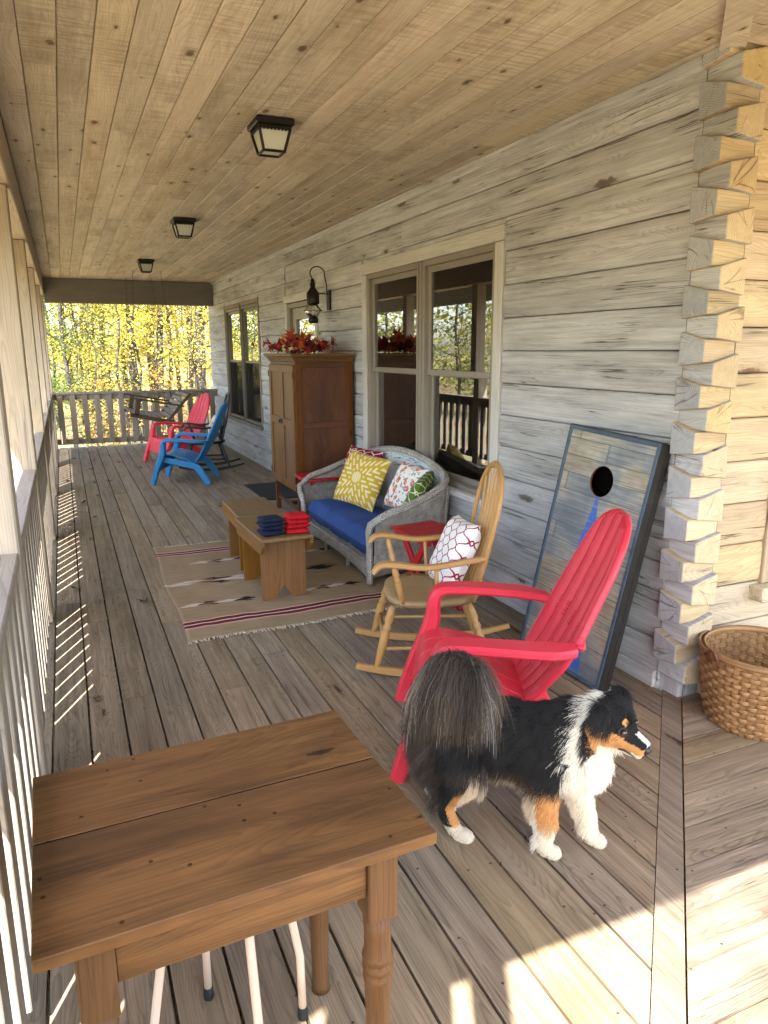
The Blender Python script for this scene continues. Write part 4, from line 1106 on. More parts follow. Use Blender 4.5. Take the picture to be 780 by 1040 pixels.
# ------------------------------------------------------------------ windsor rocking chairs
def rocker(label, mat, seatmat, loc, ang, group, sc=1.):
    t = thing('rocking_chair', label, 'rocking chair', loc, ang, group); t.scale = (sc, sc, sc)
    for s_ in (-1, 1):
        p = [(xx, s_ * .235, .018 + .30 * (xx + .02) ** 2) for xx in np.linspace(-.47, .40, 16)]
        mb = MB(); ribbon(mb, p, .026, lerp_list([.026, .036, .04, .04, .03], 16), side=(0, 1, 0)); mb.build('rocker', mat, t)
    def turned(p, q, r, name):
        p = Vector(p); q = Vector(q); d = q - p; L = d.length
        prof = [(.55, 0), (.7, .1), (.95, .32), (1.15, .55), (.75, .60), (1.05, .63), (1.05, .67), (.75, .70), (1.1, .78), (.9, .9), (.65, 1.)]
        mb = MB(); lathe(mb, [(r * a, L * b) for a, b in prof], 12, Mx=frame(p, d, (0, .3, 1)) @ Ry(R_(90))); return mb.build(name, mat, t)
    for s_ in (-1, 1):
        turned((.30, s_ * .235, .05), (.215, s_ * .185, .362), .021, 'leg'); turned((-.27, s_ * .235, .045), (-.17, s_ * .165, .362), .021, 'leg')
        mb = MB(); tube(mb, [(.27, s_ * .218, .15), (-.235, s_ * .215, .15)], [.009, .009], 8); mb.build('stretcher', mat, t)
    mb = MB(); tube(mb, [(.262, -.215, .18), (.262, .215, .18)], .010, 8); mb.build('stretcher', mat, t)
    # saddle seat
    mb = MB(); poly = []
    for k in range(40):
        a = 2 * math.pi * k / 40; ca, sa = math.cos(a), math.sin(a)
        e = 3.2 if ca > 0 else 2.4
        poly.append((math.copysign(abs(ca) ** (2 / e), ca) * .245, math.copysign(abs(sa) ** (2 / e), sa) * (.245 if ca > 0 else .225)))
    V = [(0, 0, .385)]; ringn = 5
    for r in range(1, ringn + 1):
        f = r / ringn
        for x, y in poly: V.append((x * f, y * f, .385 + .014 * f ** 3 - (.004 if r == ringn else 0)))
    for x, y in poly: V.append((x * 1.0, y * 1.0, .372))
    for x, y in poly: V.append((x * .93, y * .93, .356))
    nn = 40; F = [(0, 1 + k, 1 + (k + 1) % nn) for k in range(nn)]
    for r in range(ringn + 1):
        for k in range(nn): F.append((1 + r * nn + k, 1 + (r + 1) * nn + k, 1 + (r + 1) * nn + (k + 1) % nn, 1 + r * nn + (k + 1) % nn))
    F.append([1 + (ringn + 1) * nn + k for k in range(nn)][::-1])
    mb.add(V, F, smooth=True, axis=0); mb.build('seat', seatmat, t)
    # bow back with spindles
    th = R_(12); org = Vector((-.185, 0, .385)); upv = Vector((-math.sin(th), 0, math.cos(th)))
    H = .665
    def bw(s): return .205 + .055 * math.sin(min(s / .45, 1) * math.pi / 2) if s < .45 else .26 * math.sqrt(max(0, 1 - ((s - .45) / (H - .45)) ** 2))
    ss = list(np.linspace(0, .45, 8)) + [.45 + (H - .45) * math.sin(a) for a in np.linspace(.12, math.pi / 2, 12)]
    L_ = [(-bw(s), s) for s in ss]; path = L_ + [(-a, b) for a, b in L_[-2::-1]]
    mb = MB(); tube(mb, [org + upv * b + Vector((0, a, 0)) for a, b in path], [(.013, .017)] * len(path), 10, up=(0, 1, 0)); mb.build('back_bow', mat, t)
    for k in range(6):
        y0 = -.135 + .054 * k; y1 = y0 * 1.42
        s1 = .45 + (H - .45) * math.sqrt(max(0, 1 - (y1 / .26) ** 2)) - .006
        a = org + Vector((.01, y0, 0)); b = org + upv * s1 + Vector((0, y1, 0)); 
        pp = [a + (b - a) * f - Vector((.025 * math.sin(math.pi * f), 0, 0)) for f in np.linspace(0, 1, 9)]
        mb = MB(); tube(mb, pp, [.0075, .009, .0105, .0115, .011, .010, .009, .0075, .006], 8); mb.build('spindle', mat, t)
    for s_ in (-1, 1):
        sb = .24; bp = org + upv * sb + Vector((0, s_ * bw(sb), 0))
        p = smooth_path([(.315, s_ * .285, .565), (.275, s_ * .285, .603), (.2, s_ * .282, .602), (.06, s_ * .272, .583), (-.1, s_ * .258, .598), (bp.x, bp.y + s_ * .006, bp.z)], 6)
        mb = MB(); ribbon(mb, p, lerp_list([.05, .06, .056, .046, .04, .03], len(p)), lerp_list([.020, .026, .026, .024, .024, .022], len(p)), side=(0, 1, 0)); mb.build('arm', mat, t)
        turned((.165, s_ * .215, .385), (.215, s_ * .279, .592), .016, 'arm_post')
        mb = MB(); tube(mb, [(-.0, s_ * .225, .38), (.01, s_ * .268, .578)], [.011, .010], 8); mb.build('arm_spindle', mat, t)
    return t
RG = 'rocking chairs on the porch'
rocker('honey oak windsor rocking chair beside the near red chair', 'oak', 'oak_seat', (1.66, 3.20, 0), math.atan2(.355, -.934), RG, 1.)
rocker('black windsor rocking chair between the two far plastic chairs', 'black_wood', 'black_wood', (1.74, 10.15, 0), math.atan2(.10, -.99), RG, 1.0)

# ------------------------------------------------------------------ pillows
def pillow(label, mat, loc, size, thick, nrm, roll, group='throw pillows', sag=.0):
    """nrm: direction the face looks; roll: in-plane turn"""
    o_loc = Vector(loc); n = Vector(nrm).normalized(); up = Vector((0, 0, 1)); x = up.cross(n).normalized(); y = n.cross(x)
    Mx = Matrix((x, y, n)).transposed().to_4x4() @ Rz(roll)
    mb = MB(); N = 18
    for sgn in (1, -1):
        V = []; Wc = []
        for i in range(N + 1):
            for j in range(N + 1):
                u, v = -1 + 2 * i / N, -1 + 2 * j / N
                pin = 1 - .055 * (1 - v * v) * abs(u) ** 3 ; pin2 = 1 - .055 * (1 - u * u) * abs(v) ** 3
                h = thick / 2 * (max(0, (1 - u ** 4) * (1 - v ** 4))) ** .55
                h *= 1 + .10 * mnoise.noise(Vector((u * 2 + loc[0] * 9, v * 2 + loc[1] * 7, sgn)))
                V.append((u * size / 2 * pin, v * size / 2 * pin2, sgn * h - sag * (u * u))); Wc.append((u, v, 0))
        k = N + 1
        F = [(i * k + j, (i + 1) * k + j, (i + 1) * k + j + 1, i * k + j + 1) for i in range(N) for j in range(N)]
        if sgn < 0: F = [f[::-1] for f in F]
        mb.add(V, F, Mx=Mx, wc=Wc, smooth=True, off=False)
    o = mb.build('pillow', mat, loc=loc); return tag(o, label, 'pillow', group)

# ------------------------------------------------------------------ wicker loveseat (world-aligned, faces -x)
SO = (2.11, 5.17, 0)
t = thing('wicker_loveseat', 'weathered gray wicker loveseat below the double window', 'loveseat', SO)
def shell_plan(s):
    """s in 0..1 along the arms and back: near arm front -> back -> far arm front; local x,y and the top height"""
    pts = [(-.275, -.785, .465), (-.20, -.815, .515), (-.05, -.82, .560), (.12, -.81, .625), (.24, -.765, .68), (.305, -.65, .725), (.32, -.44, .768), (.322, -.22, .795), (.322, 0, .802)]
    pts = pts + [(x, -y, z) for x, y, z in pts[-2::-1]]
    k = s * (len(pts) - 1); i = min(int(k), len(pts) - 2); f = k - i
    P = [Vector(pts[min(max(q, 0), len(pts) - 1)]) for q in (i - 1, i, i + 1, i + 2)]
    return .5 * ((2 * P[1]) + (P[2] - P[0]) * f + (2 * P[0] - 5 * P[1] + 4 * P[2] - P[3]) * f ** 2 + (3 * P[1] - P[0] - 3 * P[2] + P[3]) * f ** 3)
def shell_pt(s, v):
    p = shell_plan(s); zb = .15
    z = zb + (p.z - zb) * v
    inn = Vector((p.x + .05, p.y, 0)); d = Vector((p.x * .7, p.y, 0)).normalized()
    fl = .045 * v ** 1.6 - .025          # flares outwards at the top
    return (p.x + d.x * fl, p.y + d.y * fl, z)
LEN = 3.1
mb = MB(); sheet(mb, lambda u, v: shell_pt(u, v), 72, 12, thick=-.022, wcf=lambda u, v: (u * LEN, v * .5, 0)); mb.build('woven_arms', 'wicker', t)
mb = MB()   # painted back panel facing the seat, set proud of the weave
def backp(u, v):
    s = .265 + .47 * u; p = Vector(shell_pt(s, .02 + .98 * v)); return (p.x - .014, p.y, p.z)
sheet(mb, backp, 40, 14, thick=-.010, wcf=lambda u, v: (u * 1.25, v * .55, (1 - v) * .6)); mb.build('back_panel', 'wicker_paint', t)
def rimline(sh, n=90): 
    out = []
    for k in range(n + 1):
        p = Vector(shell_pt(k / n, 1.)); out.append(p + Vector((0, 0, sh)))
    return out
mb = MB(); rp = rimline(.006)
front = lambda sg: [Vector((-.30, sg * .755, z)) for z in (.03, .12, .22, .32)] + [Vector((-.318, sg * .785, .40)), Vector((-.315, sg * .81, .452))]
tube(mb, front(-1) + rp[2:-2] + front(1)[::-1], .027, 10, flat=(1.15, .85))
for k in range(2):      # a second strand makes it read as a braid
    tube(mb, [p + Vector((.010 * math.sin(i * .9 + k * 3.1), .010 * math.sin(i * .9 + k * 3.1), .018)) for i, p in enumerate(rp[2:-2])], .012, 6)
mb.build('braided_rim', 'wicker', t)
mb = MB()   # apron: front and both sides with a scalloped lower edge
def apron(u, v):
    k = u * 3
    if k < .45 / 1: pass
    seq = [(.20, -.745), (-.285, -.745), (-.285, .745), (.20, .745)]
    ln = [.485, 1.49, .485]; tot = sum(ln); d = u * tot; i = 0
    while i < 2 and d > ln[i]: d -= ln[i]; i += 1
    f = min(1, d / ln[i]); x = seq[i][0] + (seq[i + 1][0] - seq[i][0]) * f; y = seq[i][1] + (seq[i + 1][1] - seq[i][1]) * f
    lowz = .045 + .05 * math.sin(math.pi * min(1, max(0, f))) ** .7 if i == 1 else .06 + .04 * math.sin(math.pi * f)
    return (x, y, lowz + (.172 - lowz) * v)
sheet(mb, apron, 98, 6, thick=.016, wcf=lambda u, v: (u * 2.46, v * .19, 0)); mb.build('apron', 'wicker', t)
mb = MB(); box2(mb, (-.275, -.73, .146), (.23, .73, .162), bev=.004); mb.build('seat_deck', 'wicker', t)
for x, y in ((-.27, -.25), (-.27, .25), (-.27, .735), (.235, -.66), (.235, .66)):
    mb = MB(); tube(mb, [(x, y, .001), (x, y, .145)], .014, 10); mb.build('leg', 'wicker', t)
mb = MB(); tube(mb, [(.30, -.68, .01), (.31, -.70, .4), (.32, -.72, .66)], .014, 8); tube(mb, [(.30, .68, .01), (.31, .70, .4), (.32, .72, .66)], .014, 8); mb.build('rear_post', 'wicker', t)
mb = MB(); tube(mb, [(-.27, -.72, .06), (.235, -.65, .10)], .010, 8); tube(mb, [(-.27, .72, .06), (.235, .65, .10)], .010, 8); mb.build('brace', 'wicker', t)

# seat cushion: one long pad with two folds
mb = MB()
def cush_shape(s_, top):
    pass
N1, N2 = 60, 14
def cush(sgn):
    V = []; Wc = []
    for i in range(N1 + 1):
        for j in range(N2 + 1):
            u, v = -1 + 2 * i / N1, -1 + 2 * j / N2
            seam = max(math.exp(-((u - q) / .030) ** 2) for q in (-.33, .33))
            h = (max(0, (1 - abs(u) ** 14) * (1 - abs(v) ** 6))) ** .35
            puff = 1 - .32 * seam - .10 * (math.cos((u * 1.5 + .5) * 2 * math.pi) * .5 + .5) * .6
            z = .262 + sgn * .098 * h * puff
            x = -.045 + v * .245 * (1 - .03 * (1 - h)) * (1 - .012 * seam); y = u * .725
            V.append((x, y, z)); Wc.append((u, v, 0))
    k = N2 + 1; F = [(i * k + j, (i + 1) * k + j, (i + 1) * k + j + 1, i * k + j + 1) for i in range(N1) for j in range(N2)]
    return V, (F if sgn < 0 else [f[::-1] for f in F]), Wc
for sgn in (1, -1):
    V, F, Wc = cush(sgn); mb.add(V, F, wc=Wc, smooth=True, off=False)
cu = mb.build('seat_cushion', 'cushion', loc=SO); tag(cu, 'long royal blue seat cushion on the wicker loveseat', 'cushion')
pillow('burgundy pillow with white lattice behind the yellow one', 'p_burgundy', (2.255, 5.70, .585), .42, .14, (-.85, -.32, .35), -.05)
pillow('yellow pillow with white dash burst pattern', 'p_yellow', (2.11, 5.30, .590), .44, .15, (-.80, -.42, .42), -.13)
pillow('white floral pillow with orange and purple flowers', 'p_floral', (2.265, 4.80, .600), .37, .12, (-.86, -.1, .45), -.06)
pillow('green pillow with pale lattice tucked by the near arm', 'p_green', (2.215, 4.52, .585), .35, .11, (-.66, .50, .45), -.10)
pillow('white pillow with dark red lattice on the oak rocking chair', 'p_white', (1.770, 3.17, .575), .375, .13, (-.86, .20, .42), .06)
pillow('cream printed pillow on the black rocking chair', 'p_cream', (1.84, 10.13, .58), .36, .12, (-.9, .1, .4), .05)

# ------------------------------------------------------------------ red folding side tables
def side_table(label, loc, ang):
    t = thing('side_table', label, 'side table', loc, ang, 'red folding side tables')
    Lx, Ly, zt = .42, .36, .50
    for k in range(5):
        mb = MB(); x = -Lx / 2 + Lx * (k + .5) / 5; tr = .018 if k in (0, 4) else 0
        box2(mb, (x - .040, -Ly / 2 + tr, zt - .018), (x + .040, Ly / 2 - tr, zt), bev=.004, axis=1); mb.build('top_slat', 'red_wood', t)
    mb = MB()
    for s_ in (-1, 1): bar(mb, (-Lx / 2 + .02, s_ * .13, zt - .035), (Lx / 2 - .02, s_ * .13, zt - .035), .022, .03)
    mb.build('batten', 'red_wood', t)
    for s_, yo in ((-1, .105), (1, .105)):
        for q in (-1, 1):
            mb = MB(); y = q * (.105 if s_ < 0 else .128)
            bar(mb, (s_ * .19, y, .002), (-s_ * .15, y, zt - .03), .022, .045); mb.build('leg', 'red_wood', t)
    mb = MB(); tube(mb, [(.13, -.10, .09), (.13, .10, .09)], .011, 8); tube(mb, [(-.13, -.12, .09), (-.13, .12, .09)], .011, 8); mb.build('rung', 'red_wood', t)
side_table('red slatted side table between the loveseat and the oak rocker', (2.02, 3.93, 0), R_(98))
side_table('red slatted side table between the loveseat and the armoire', (2.03, 6.15, 0), R_(92))

# ------------------------------------------------------------------ two small oak benches in a row
def bench(label, x, y, L, rz):
    t = thing('bench', label, 'bench', (x, y, 0), rz, 'low oak benches on the rug')
    zt = .445; w = .345
    mb = MB(); box2(mb, (-w / 2, -L / 2, zt - .022), (w / 2, L / 2, zt), bev=.004, axis=1); mb.build('top', 'bench_top', t)
    for s_ in (-1, 1):
        mb = MB(); Mx = Matrix(((0, 0, 1, 0), (1, 0, 0, 0), (0, 1, 0, 0), (0, 0, 0, 1)))
        x0 = s_ * (w / 2 - .002)
        prism(mb, [(-L / 2 + .004, zt - .023), (L / 2 - .004, zt - .023), (L / 2 - .004, zt - .055), (L / 2 - .05, zt - .105), (-L / 2 + .05, zt - .105), (-L / 2 + .004, zt - .055)], min(x0, x0 - s_ * .02), max(x0, x0 - s_ * .02), Mx=Mx, axis=0)
        mb.build('apron', 'bench', t)
        mb = MB(); Mx = Matrix(((1, 0, 0, 0), (0, 0, 1, 0), (0, 1, 0, 0), (0, 0, 0, 1))); hw = w / 2 - .024
        y0 = s_ * (L / 2 - .12)
        prism(mb, [(-hw, .012), (-hw * .42, .012), (0, .10), (hw * .42, .012), (hw, .012), (hw, zt - .024), (-hw, zt - .024)], y0 - .011, y0 + .011, Mx=Mx, axis=1)
        mb.build('leg', 'bench', t)
bench('low oak bench holding the bean bags', 1.20, 4.66, .70, R_(1.5))
bench('low oak bench behind the one with the bean bags', 1.225, 5.34, .64, R_(-1))

def bean_bag(label, mat, x, y, z, rz, grp):
    N = 12; V = []; mb = MB(); S = .15; hgt = .031
    for sgn in (1, -1):
        V = []
        for i in range(N + 1):
            for j in range(N + 1):
                u, v = -1 + 2 * i / N, -1 + 2 * j / N
                h = (max(0, (1 - u ** 6) * (1 - v ** 6))) ** .4 * (1 + .22 * mnoise.noise(Vector((u * 1.7 + x * 50, v * 1.7 + z * 80, sgn))))
                V.append((u * S / 2, v * S / 2, sgn * hgt / 2 * h))
        k = N + 1; F = [(i * k + j, (i + 1) * k + j, (i + 1) * k + j + 1, i * k + j + 1) for i in range(N) for j in range(N)]
        mb.add(V, F if sgn > 0 else [f[::-1] for f in F], smooth=True)
    o = mb.build('bean_bag', mat, loc=(x, y, z)); o.rotation_euler = (random.uniform(-.03, .03), random.uniform(-.03, .03), rz); tag(o, label, 'bean bag', grp)
pos = ['bottom', 'second from bottom', 'third from bottom', 'top']
for k in range(4):
    bean_bag(f'red cloth bean bag, {pos[k]} of its stack on the bench', 'bagred', 1.297 + random.uniform(-.008, .008), 4.43 + random.uniform(-.012, .012), .4635 + k * .0305, random.uniform(-.12, .12), 'red bean bags')
for k in range(4):
    bean_bag(f'navy cloth bean bag, {pos[k]} of its stack on the bench', 'navy', 1.135 + random.uniform(-.008, .008), 4.435 + random.uniform(-.012, .012), .4635 + k * .0275 - (0 if k else 0), random.uniform(-.12, .12), 'navy bean bags')

# ------------------------------------------------------------------ cornhole boards leaning on the wall
def board_frame(BR, yaw, lean, roll):
    wd = Vector((math.sin(yaw), math.cos(yaw), 0)); nd = Vector((math.cos(yaw), -math.sin(yaw), 0))
    up = nd * math.sin(lean) + Vector((0, 0, 1)) * math.cos(lean)
    w2 = wd * math.cos(roll) + up * math.sin(roll); u2 = up * math.cos(roll) - wd * math.sin(roll)
    n2 = w2.cross(u2)
    m = Matrix((-w2, u2, -n2)).transposed().to_4x4()     # local x to the right, y up the board, z out of the face
    m.translation = Vector(BR); return m
def cornhole(label, Mx, zshift, th=.037):
    t = thing('cornhole_board', label, 'game board', (0, 0, 0), 0, 'cornhole boards leaning on the wall')
    t.matrix_world = Mx @ T(0, 0, zshift)
    Wd, L = .60, 1.205
    # face plate with a round hole (local: x from -Wd..0)
    cx, cy, r = -Wd / 2, .965, .076
    N = 48; ring = [(cx + r * math.cos(2 * math.pi * k / N), cy + r * math.sin(2 * math.pi * k / N)) for k in range(N)]
    x0, x1, y0, y1 = -Wd + .021, -.021, .021, L - .021
    def outer(k):
        a = 2 * math.pi * k / N; c, s = math.cos(a), math.sin(a)
        tx = ((x1 - cx) / c) if c > 1e-9 else ((x0 - cx) / c if c < -1e-9 else 1e9); ty = ((y1 - cy) / s) if s > 1e-9 else ((y0 - cy) / s if s < -1e-9 else 1e9)
        q = min(tx, ty); return (cx + c * q, cy + s * q)
    out = [outer(k) for k in range(N)]
    # add true corners by snapping nearest outer samples
    for c in ((x0, y0), (x1, y0), (x1, y1), (x0, y1)):
        i = min(range(N), key=lambda k: (out[k][0] - c[0]) ** 2 + (out[k][1] - c[1]) ** 2); out[i] = c
    V = [(x, y, 0) for x, y in ring] + [(x, y, 0) for x, y in out] + [(x, y, -.011) for x, y in ring] + [(x, y, -.011) for x, y in out]
    F = [(k, N + k, N + (k + 1) % N, (k + 1) % N) for k in range(N)] + [(2 * N + k, 2 * N + (k + 1) % N, 3 * N + (k + 1) % N, 3 * N + k) for k in range(N)] + [(k, (k + 1) % N, 2 * N + (k + 1) % N, 2 * N + k) for k in range(N)]
    mb = MB(); mb.add(V, F, wc=[(x - cx, y, 0) for x, y, z in V], off=False, m=[0] * N + [1] * N + [2] * N); mb.build('face', ['cornhole', 'hole', 'leather'], t)  # plate back blackened to paint the shade seen through the hole
    mb = MB()
    for a, b in (((-Wd, 0, 0), (-Wd + .020, L, 0)), ((-.020, 0, 0), (0, L, 0)), ((-Wd + .0205, 0, 0), (-.0205, .020, 0)), ((-Wd + .0205, L - .02, 0), (-.0205, L, 0))):
        box2(mb, (a[0], a[1], -th + .004), (b[0], b[1], .003), bev=.002, m=0)
    mb.build('frame', 'slate', t)
    mb = MB(); e = .003
    box2(mb, (.0005, .0, -th), (e + .002, L, .0005), bev=0); box2(mb, (-Wd - e - .002, .0, -th), (-Wd - .0005, L, .0005), bev=0); box2(mb, (-Wd, L + .0005, -th), (0, L + e + .002, .0005), bev=0)
    mb.build('side_trim', 'black_side', t)
BM = board_frame((2.196, 2.512, .006), -.071, .185, .0596)
cornhole('cornhole board with plank print face, round hole and blue wedge', BM, 0)
cornhole('second cornhole board hidden behind the front one, dark edge showing', BM @ T(0, 1.205, -.068) @ Rx(math.pi), 0, .029)

# ------------------------------------------------------------------ splint basket
t = thing('splint_basket', 'large brown woven splint basket by the log corner', 'basket', (2.672, 2.03, 0))
Rb, Rt, Hb = .205, .245, .335
def rad(z): return Rb + (Rt - Rb) * math.sin(min(1, z / Hb) * math.pi / 2) ** .8
NS = 44; rows = 15; rh = Hb / (rows + .6)
mb = MB()
for k in range(NS):     # uprights
    a = 2 * math.pi * k / NS; w = .011
    pts = [(z, rad(z)) for z in np.linspace(.002, Hb, 9)]
    V = []
    for z, r in pts:
        for sg in (-1, 1): V.append((r * math.cos(a) - sg * w * math.sin(a), r * math.sin(a) + sg * w * math.cos(a), z))
    n0 = len(V); V += [(x * .988, y * .988, z) for x, y, z in V]
    F = [(2 * i, 2 * i + 1, 2 * i + 3, 2 * i + 2) for i in range(8)] + [(n0 + 2 * i + 2, n0 + 2 * i + 3, n0 + 2 * i + 1, n0 + 2 * i) for i in range(8)] + [(2 * i, 2 * i + 2, n0 + 2 * i + 2, n0 + 2 * i) for i in range(8)] + [(2 * i + 3, 2 * i + 1, n0 + 2 * i + 1, n0 + 2 * i + 3) for i in range(8)]
    mb.add(V, F, axis=2)
mb.build('upright_splint', 'basket', t)
for r_ in range(rows):
    mb = MB(); z = rh * (r_ + .8); n = NS * 4
    V = []; ho = rh * .46
    rnds = [random.random() for _ in range(NS)]
    for k in range(n + 1):
        a = 2 * math.pi * k / n; ph = math.cos(a * NS / 2 + (math.pi if r_ % 2 else 0))
        d = .0055 * max(-1, min(1, 1.7 * ph))
        for q, (zz, dd) in enumerate(((-ho, 0), (-ho * .5, .0016), (ho * .5, .0016), (ho, 0))):
            r = rad(z + zz) + d + dd; V.append((r * math.cos(a), r * math.sin(a), z + zz))
    n0 = len(V)
    for k in range(n + 1):
        for q in range(4):
            x, y, zz = V[k * 4 + q]; s_ = 1 - .0042 / math.hypot(x, y); V.append((x * s_, y * s_, zz))
    F = []
    for k in range(n):
        for q in range(3):
            F.append((k * 4 + q, (k + 1) * 4 + q, (k + 1) * 4 + q + 1, k * 4 + q + 1)); F.append(tuple(n0 + i for i in (k * 4 + q + 1, (k + 1) * 4 + q + 1, (k + 1) * 4 + q, k * 4 + q)))
        F.append((k * 4 + 3, (k + 1) * 4 + 3, n0 + (k + 1) * 4 + 3, n0 + k * 4 + 3)); F.append(((k + 1) * 4, k * 4, n0 + k * 4, n0 + (k + 1) * 4))
    Wc = [((i // 4 % (n + 1)) * .02, v[2], 0) for i, v in enumerate(V)]
    mb.add(V, F, wc=Wc, smooth=True)
    for i in range(len(V)): mb.rn[i] = rnds[((i // 4) % (n + 1)) * NS // n % NS] * .6 + .2
    mb.build('weaver', 'basket', t)
for nm, dr in (('rim', .010), ('inner_rim', -.010)):
    mb = MB(); tube(mb, [((rad(Hb) + dr) * math.cos(a), (rad(Hb) + dr) * math.sin(a), Hb - .004) for a in np.linspace(0, 2 * math.pi, 61)], .0095, 8, flat=(.62, 1.15), caps=False); mb.build(nm, 'basket', t)
mb = MB(); lathe(mb, [(.001, .004), (Rb - .004, .004), (Rb - .004, .010), (.001, .010)], 32); mb.build('base', 'basket', t)
for ang in (R_(172), R_(-8)):     # leather ear handles
    mb = MB(); c, s = math.cos(ang), math.sin(ang); r = rad(Hb) + .013
    pp = [((r + .012 * math.sin(q)) * c - .032 * math.cos(q) * s, (r + .012 * math.sin(q)) * s + .032 * math.cos(q) * c, Hb - .03 + .05 * math.sin(q)) for q in np.linspace(-.25, math.pi + .25, 14)]
    tube(mb, pp, .006, 8); mb.build('handle', 'leather', t)

# ------------------------------------------------------------------ foreground table and stool
t = thing('wooden_table', 'worn brown two plank wooden table in the foreground', 'table', (.212, 1.302, 0), R_(1.6))
ZT = .722
Wx, Wy = .342, .263
for y0, y1 in ((-Wy, .0205), (.0262, Wy)):
    mb = MB(); box2(mb, (-Wx, y0, ZT - .024), (Wx, y1, ZT + (0 if y0 < 0 else -.001)), bev=.0018, axis=0, rnd=.52 if y0 < 0 else .47)
    mb.build('top_plank', 'table', t)
mb = MB(); box2(mb, (-Wx + .03, .004, ZT - .044), (Wx - .03, .044, ZT - .0246), axis=0); box2(mb, (-Wx + .004, .0208, ZT - .0244), (Wx - .004, .0259, ZT - .0030), bev=0, axis=0); mb.build('batten', 'hole', t)  # batten and strip added to darken the seam, shade put into colour
lx, ly = Wx - .085, Wy - .085
mb = MB()
for s_ in (-1, 1):
    box2(mb, (-lx + .03, s_ * (ly + .008) - .011, ZT - .150), (lx - .03, s_ * (ly + .008) + .011, ZT - .0245), bev=.003, axis=0, rnd=.5)
    box2(mb, (s_ * (lx + .008) - .011, -ly + .03, ZT - .150), (s_ * (lx + .008) + .011, ly - .03, ZT - .0245), bev=.003, axis=1, rnd=.5)
mb.build('apron', 'table', t)
for sx in (-1, 1):
    for sy in (-1, 1):
        mb = MB(); box2(mb, (sx * lx - .031, sy * ly - .031, ZT - .205), (sx * lx + .031, sy * ly + .031, ZT - .0248), bev=.003, axis=2)
        lathe(mb, [(.024, .001), (.022, .02), (.021, .06), (.0235, .18), (.026, .30), (.028, .36), (.031, .366), (.031, .374), (.0275, .379), (.0275, .384), (.032, .390), (.032, .398), (.028, .403), (.028, .408), (.032, .414), (.032, .422), (.028, .428), (.027, .47), (.030, ZT - .206)], 20, Mx=T(sx * lx, sy * ly, 0))
        mb.build('leg', 'table_leg', t)
t = thing('stool', 'pale bentwood stool with black rubber feet under the table', 'stool', (.215, 1.385, 0), R_(0))
lg = [(-.02, .19), (.182, .04), (-.165, -.01), (.035, -.165)]
for x, y in lg:
    mb = MB(); d = Vector((x - .01, y - .01, 0)); tp = Vector((.01, .01, 0)) + d * .72
    tube(mb, [(x, y, .02), (x * .985, y * .985, .18), (tp.x * 1.06, tp.y * 1.06, .42), (tp.x * .95, tp.y * .95, .56)], .0098, 12); l = mb.build('leg', 'pale_wood', t)
    mb = MB(); lathe(mb, [(.0118, .0), (.0128, .004), (.0118, .034)], 12, Mx=T(x, y, 0)); mb.build('rubber_foot', 'rubber', l)
mb = MB(); lathe(mb, [(.01, .56), (.13, .56), (.14, .568), (.14, .578), (.13, .585), (.01, .583)], 28, Mx=T(.01, .01, 0)); mb.build('seat', 'pale_wood', t)

# ------------------------------------------------------------------ porch swing at the far end
t = thing('porch_swing', 'dark slatted wooden porch swing hanging before the far railing', 'porch swing', (1.22, 12.1, .60), 0)
SW = R_(11)
S = Ry(SW)
def sp(x, y, z): return S @ Vector((x, y, z))
for s_ in (-1, 1):
    y = s_ * .56
    mb = MB(); bar(mb, sp(-.36, y, 0), sp(.30, y, -.02), .04, .06); bar(mb, sp(.19, y, -.02), sp(.47, y, .46), .04, .055, up=(0, 1, 0)); mb.build('side_frame', 'swing', t)
    mb = MB(); bar(mb, sp(-.40, y, .25), sp(.40, y, .25), .08, .025); mb.build('armrest', 'swing', t)
    mb = MB(); bar(mb, sp(-.27, y, .0), sp(-.27, y, .24), .04, .07, up=(1, 0, 0)); mb.build('arm_post', 'swing', t)
for k in range(6):
    x = -.34 + .09 * k; mb = MB(); z = .035 - .018 * math.sin(math.pi * k / 5)
    box(mb, (0, 0, 0), (.07, 1.16, .018), Mx=T(*sp(x, 0, z)) @ S, axis=1); mb.build('seat_slat', 'swing_slat', t)
for k in range(6):
    f = .16 + .15 * k; p = sp(.19 + .28 * f, 0, -.02 + .48 * f) + Vector((-.03, 0, .0))
    mb = MB(); box(mb, (0, 0, 0), (.016, 1.16, .062), Mx=T(*p) @ S @ Ry(R_(30)), axis=1); mb.build('back_slat', 'swing_slat', t)
for s_ in (-1, 1):
    for x in (-.34, .36):
        mb = MB(); a = sp(x, s_ * .58, .26 if x < 0 else .26); b = Vector((x * .55 + .02, s_ * .60, ZC - .60 - .003))
        nl = 46
        d = b - a
        for i in range(nl):
            p0 = a + d * (i / nl); p1 = a + d * ((i + 1.25) / nl); w = Vector((.006, 0, 0)) if i % 2 else Vector((0, .006, 0))
            tube(mb, [p0, (p0 + p1) / 2 + w, p1], .0018, 4); tube(mb, [p0, (p0 + p1) / 2 - w, p1], .0018, 4)
        mb.build('chain', 'iron', t)

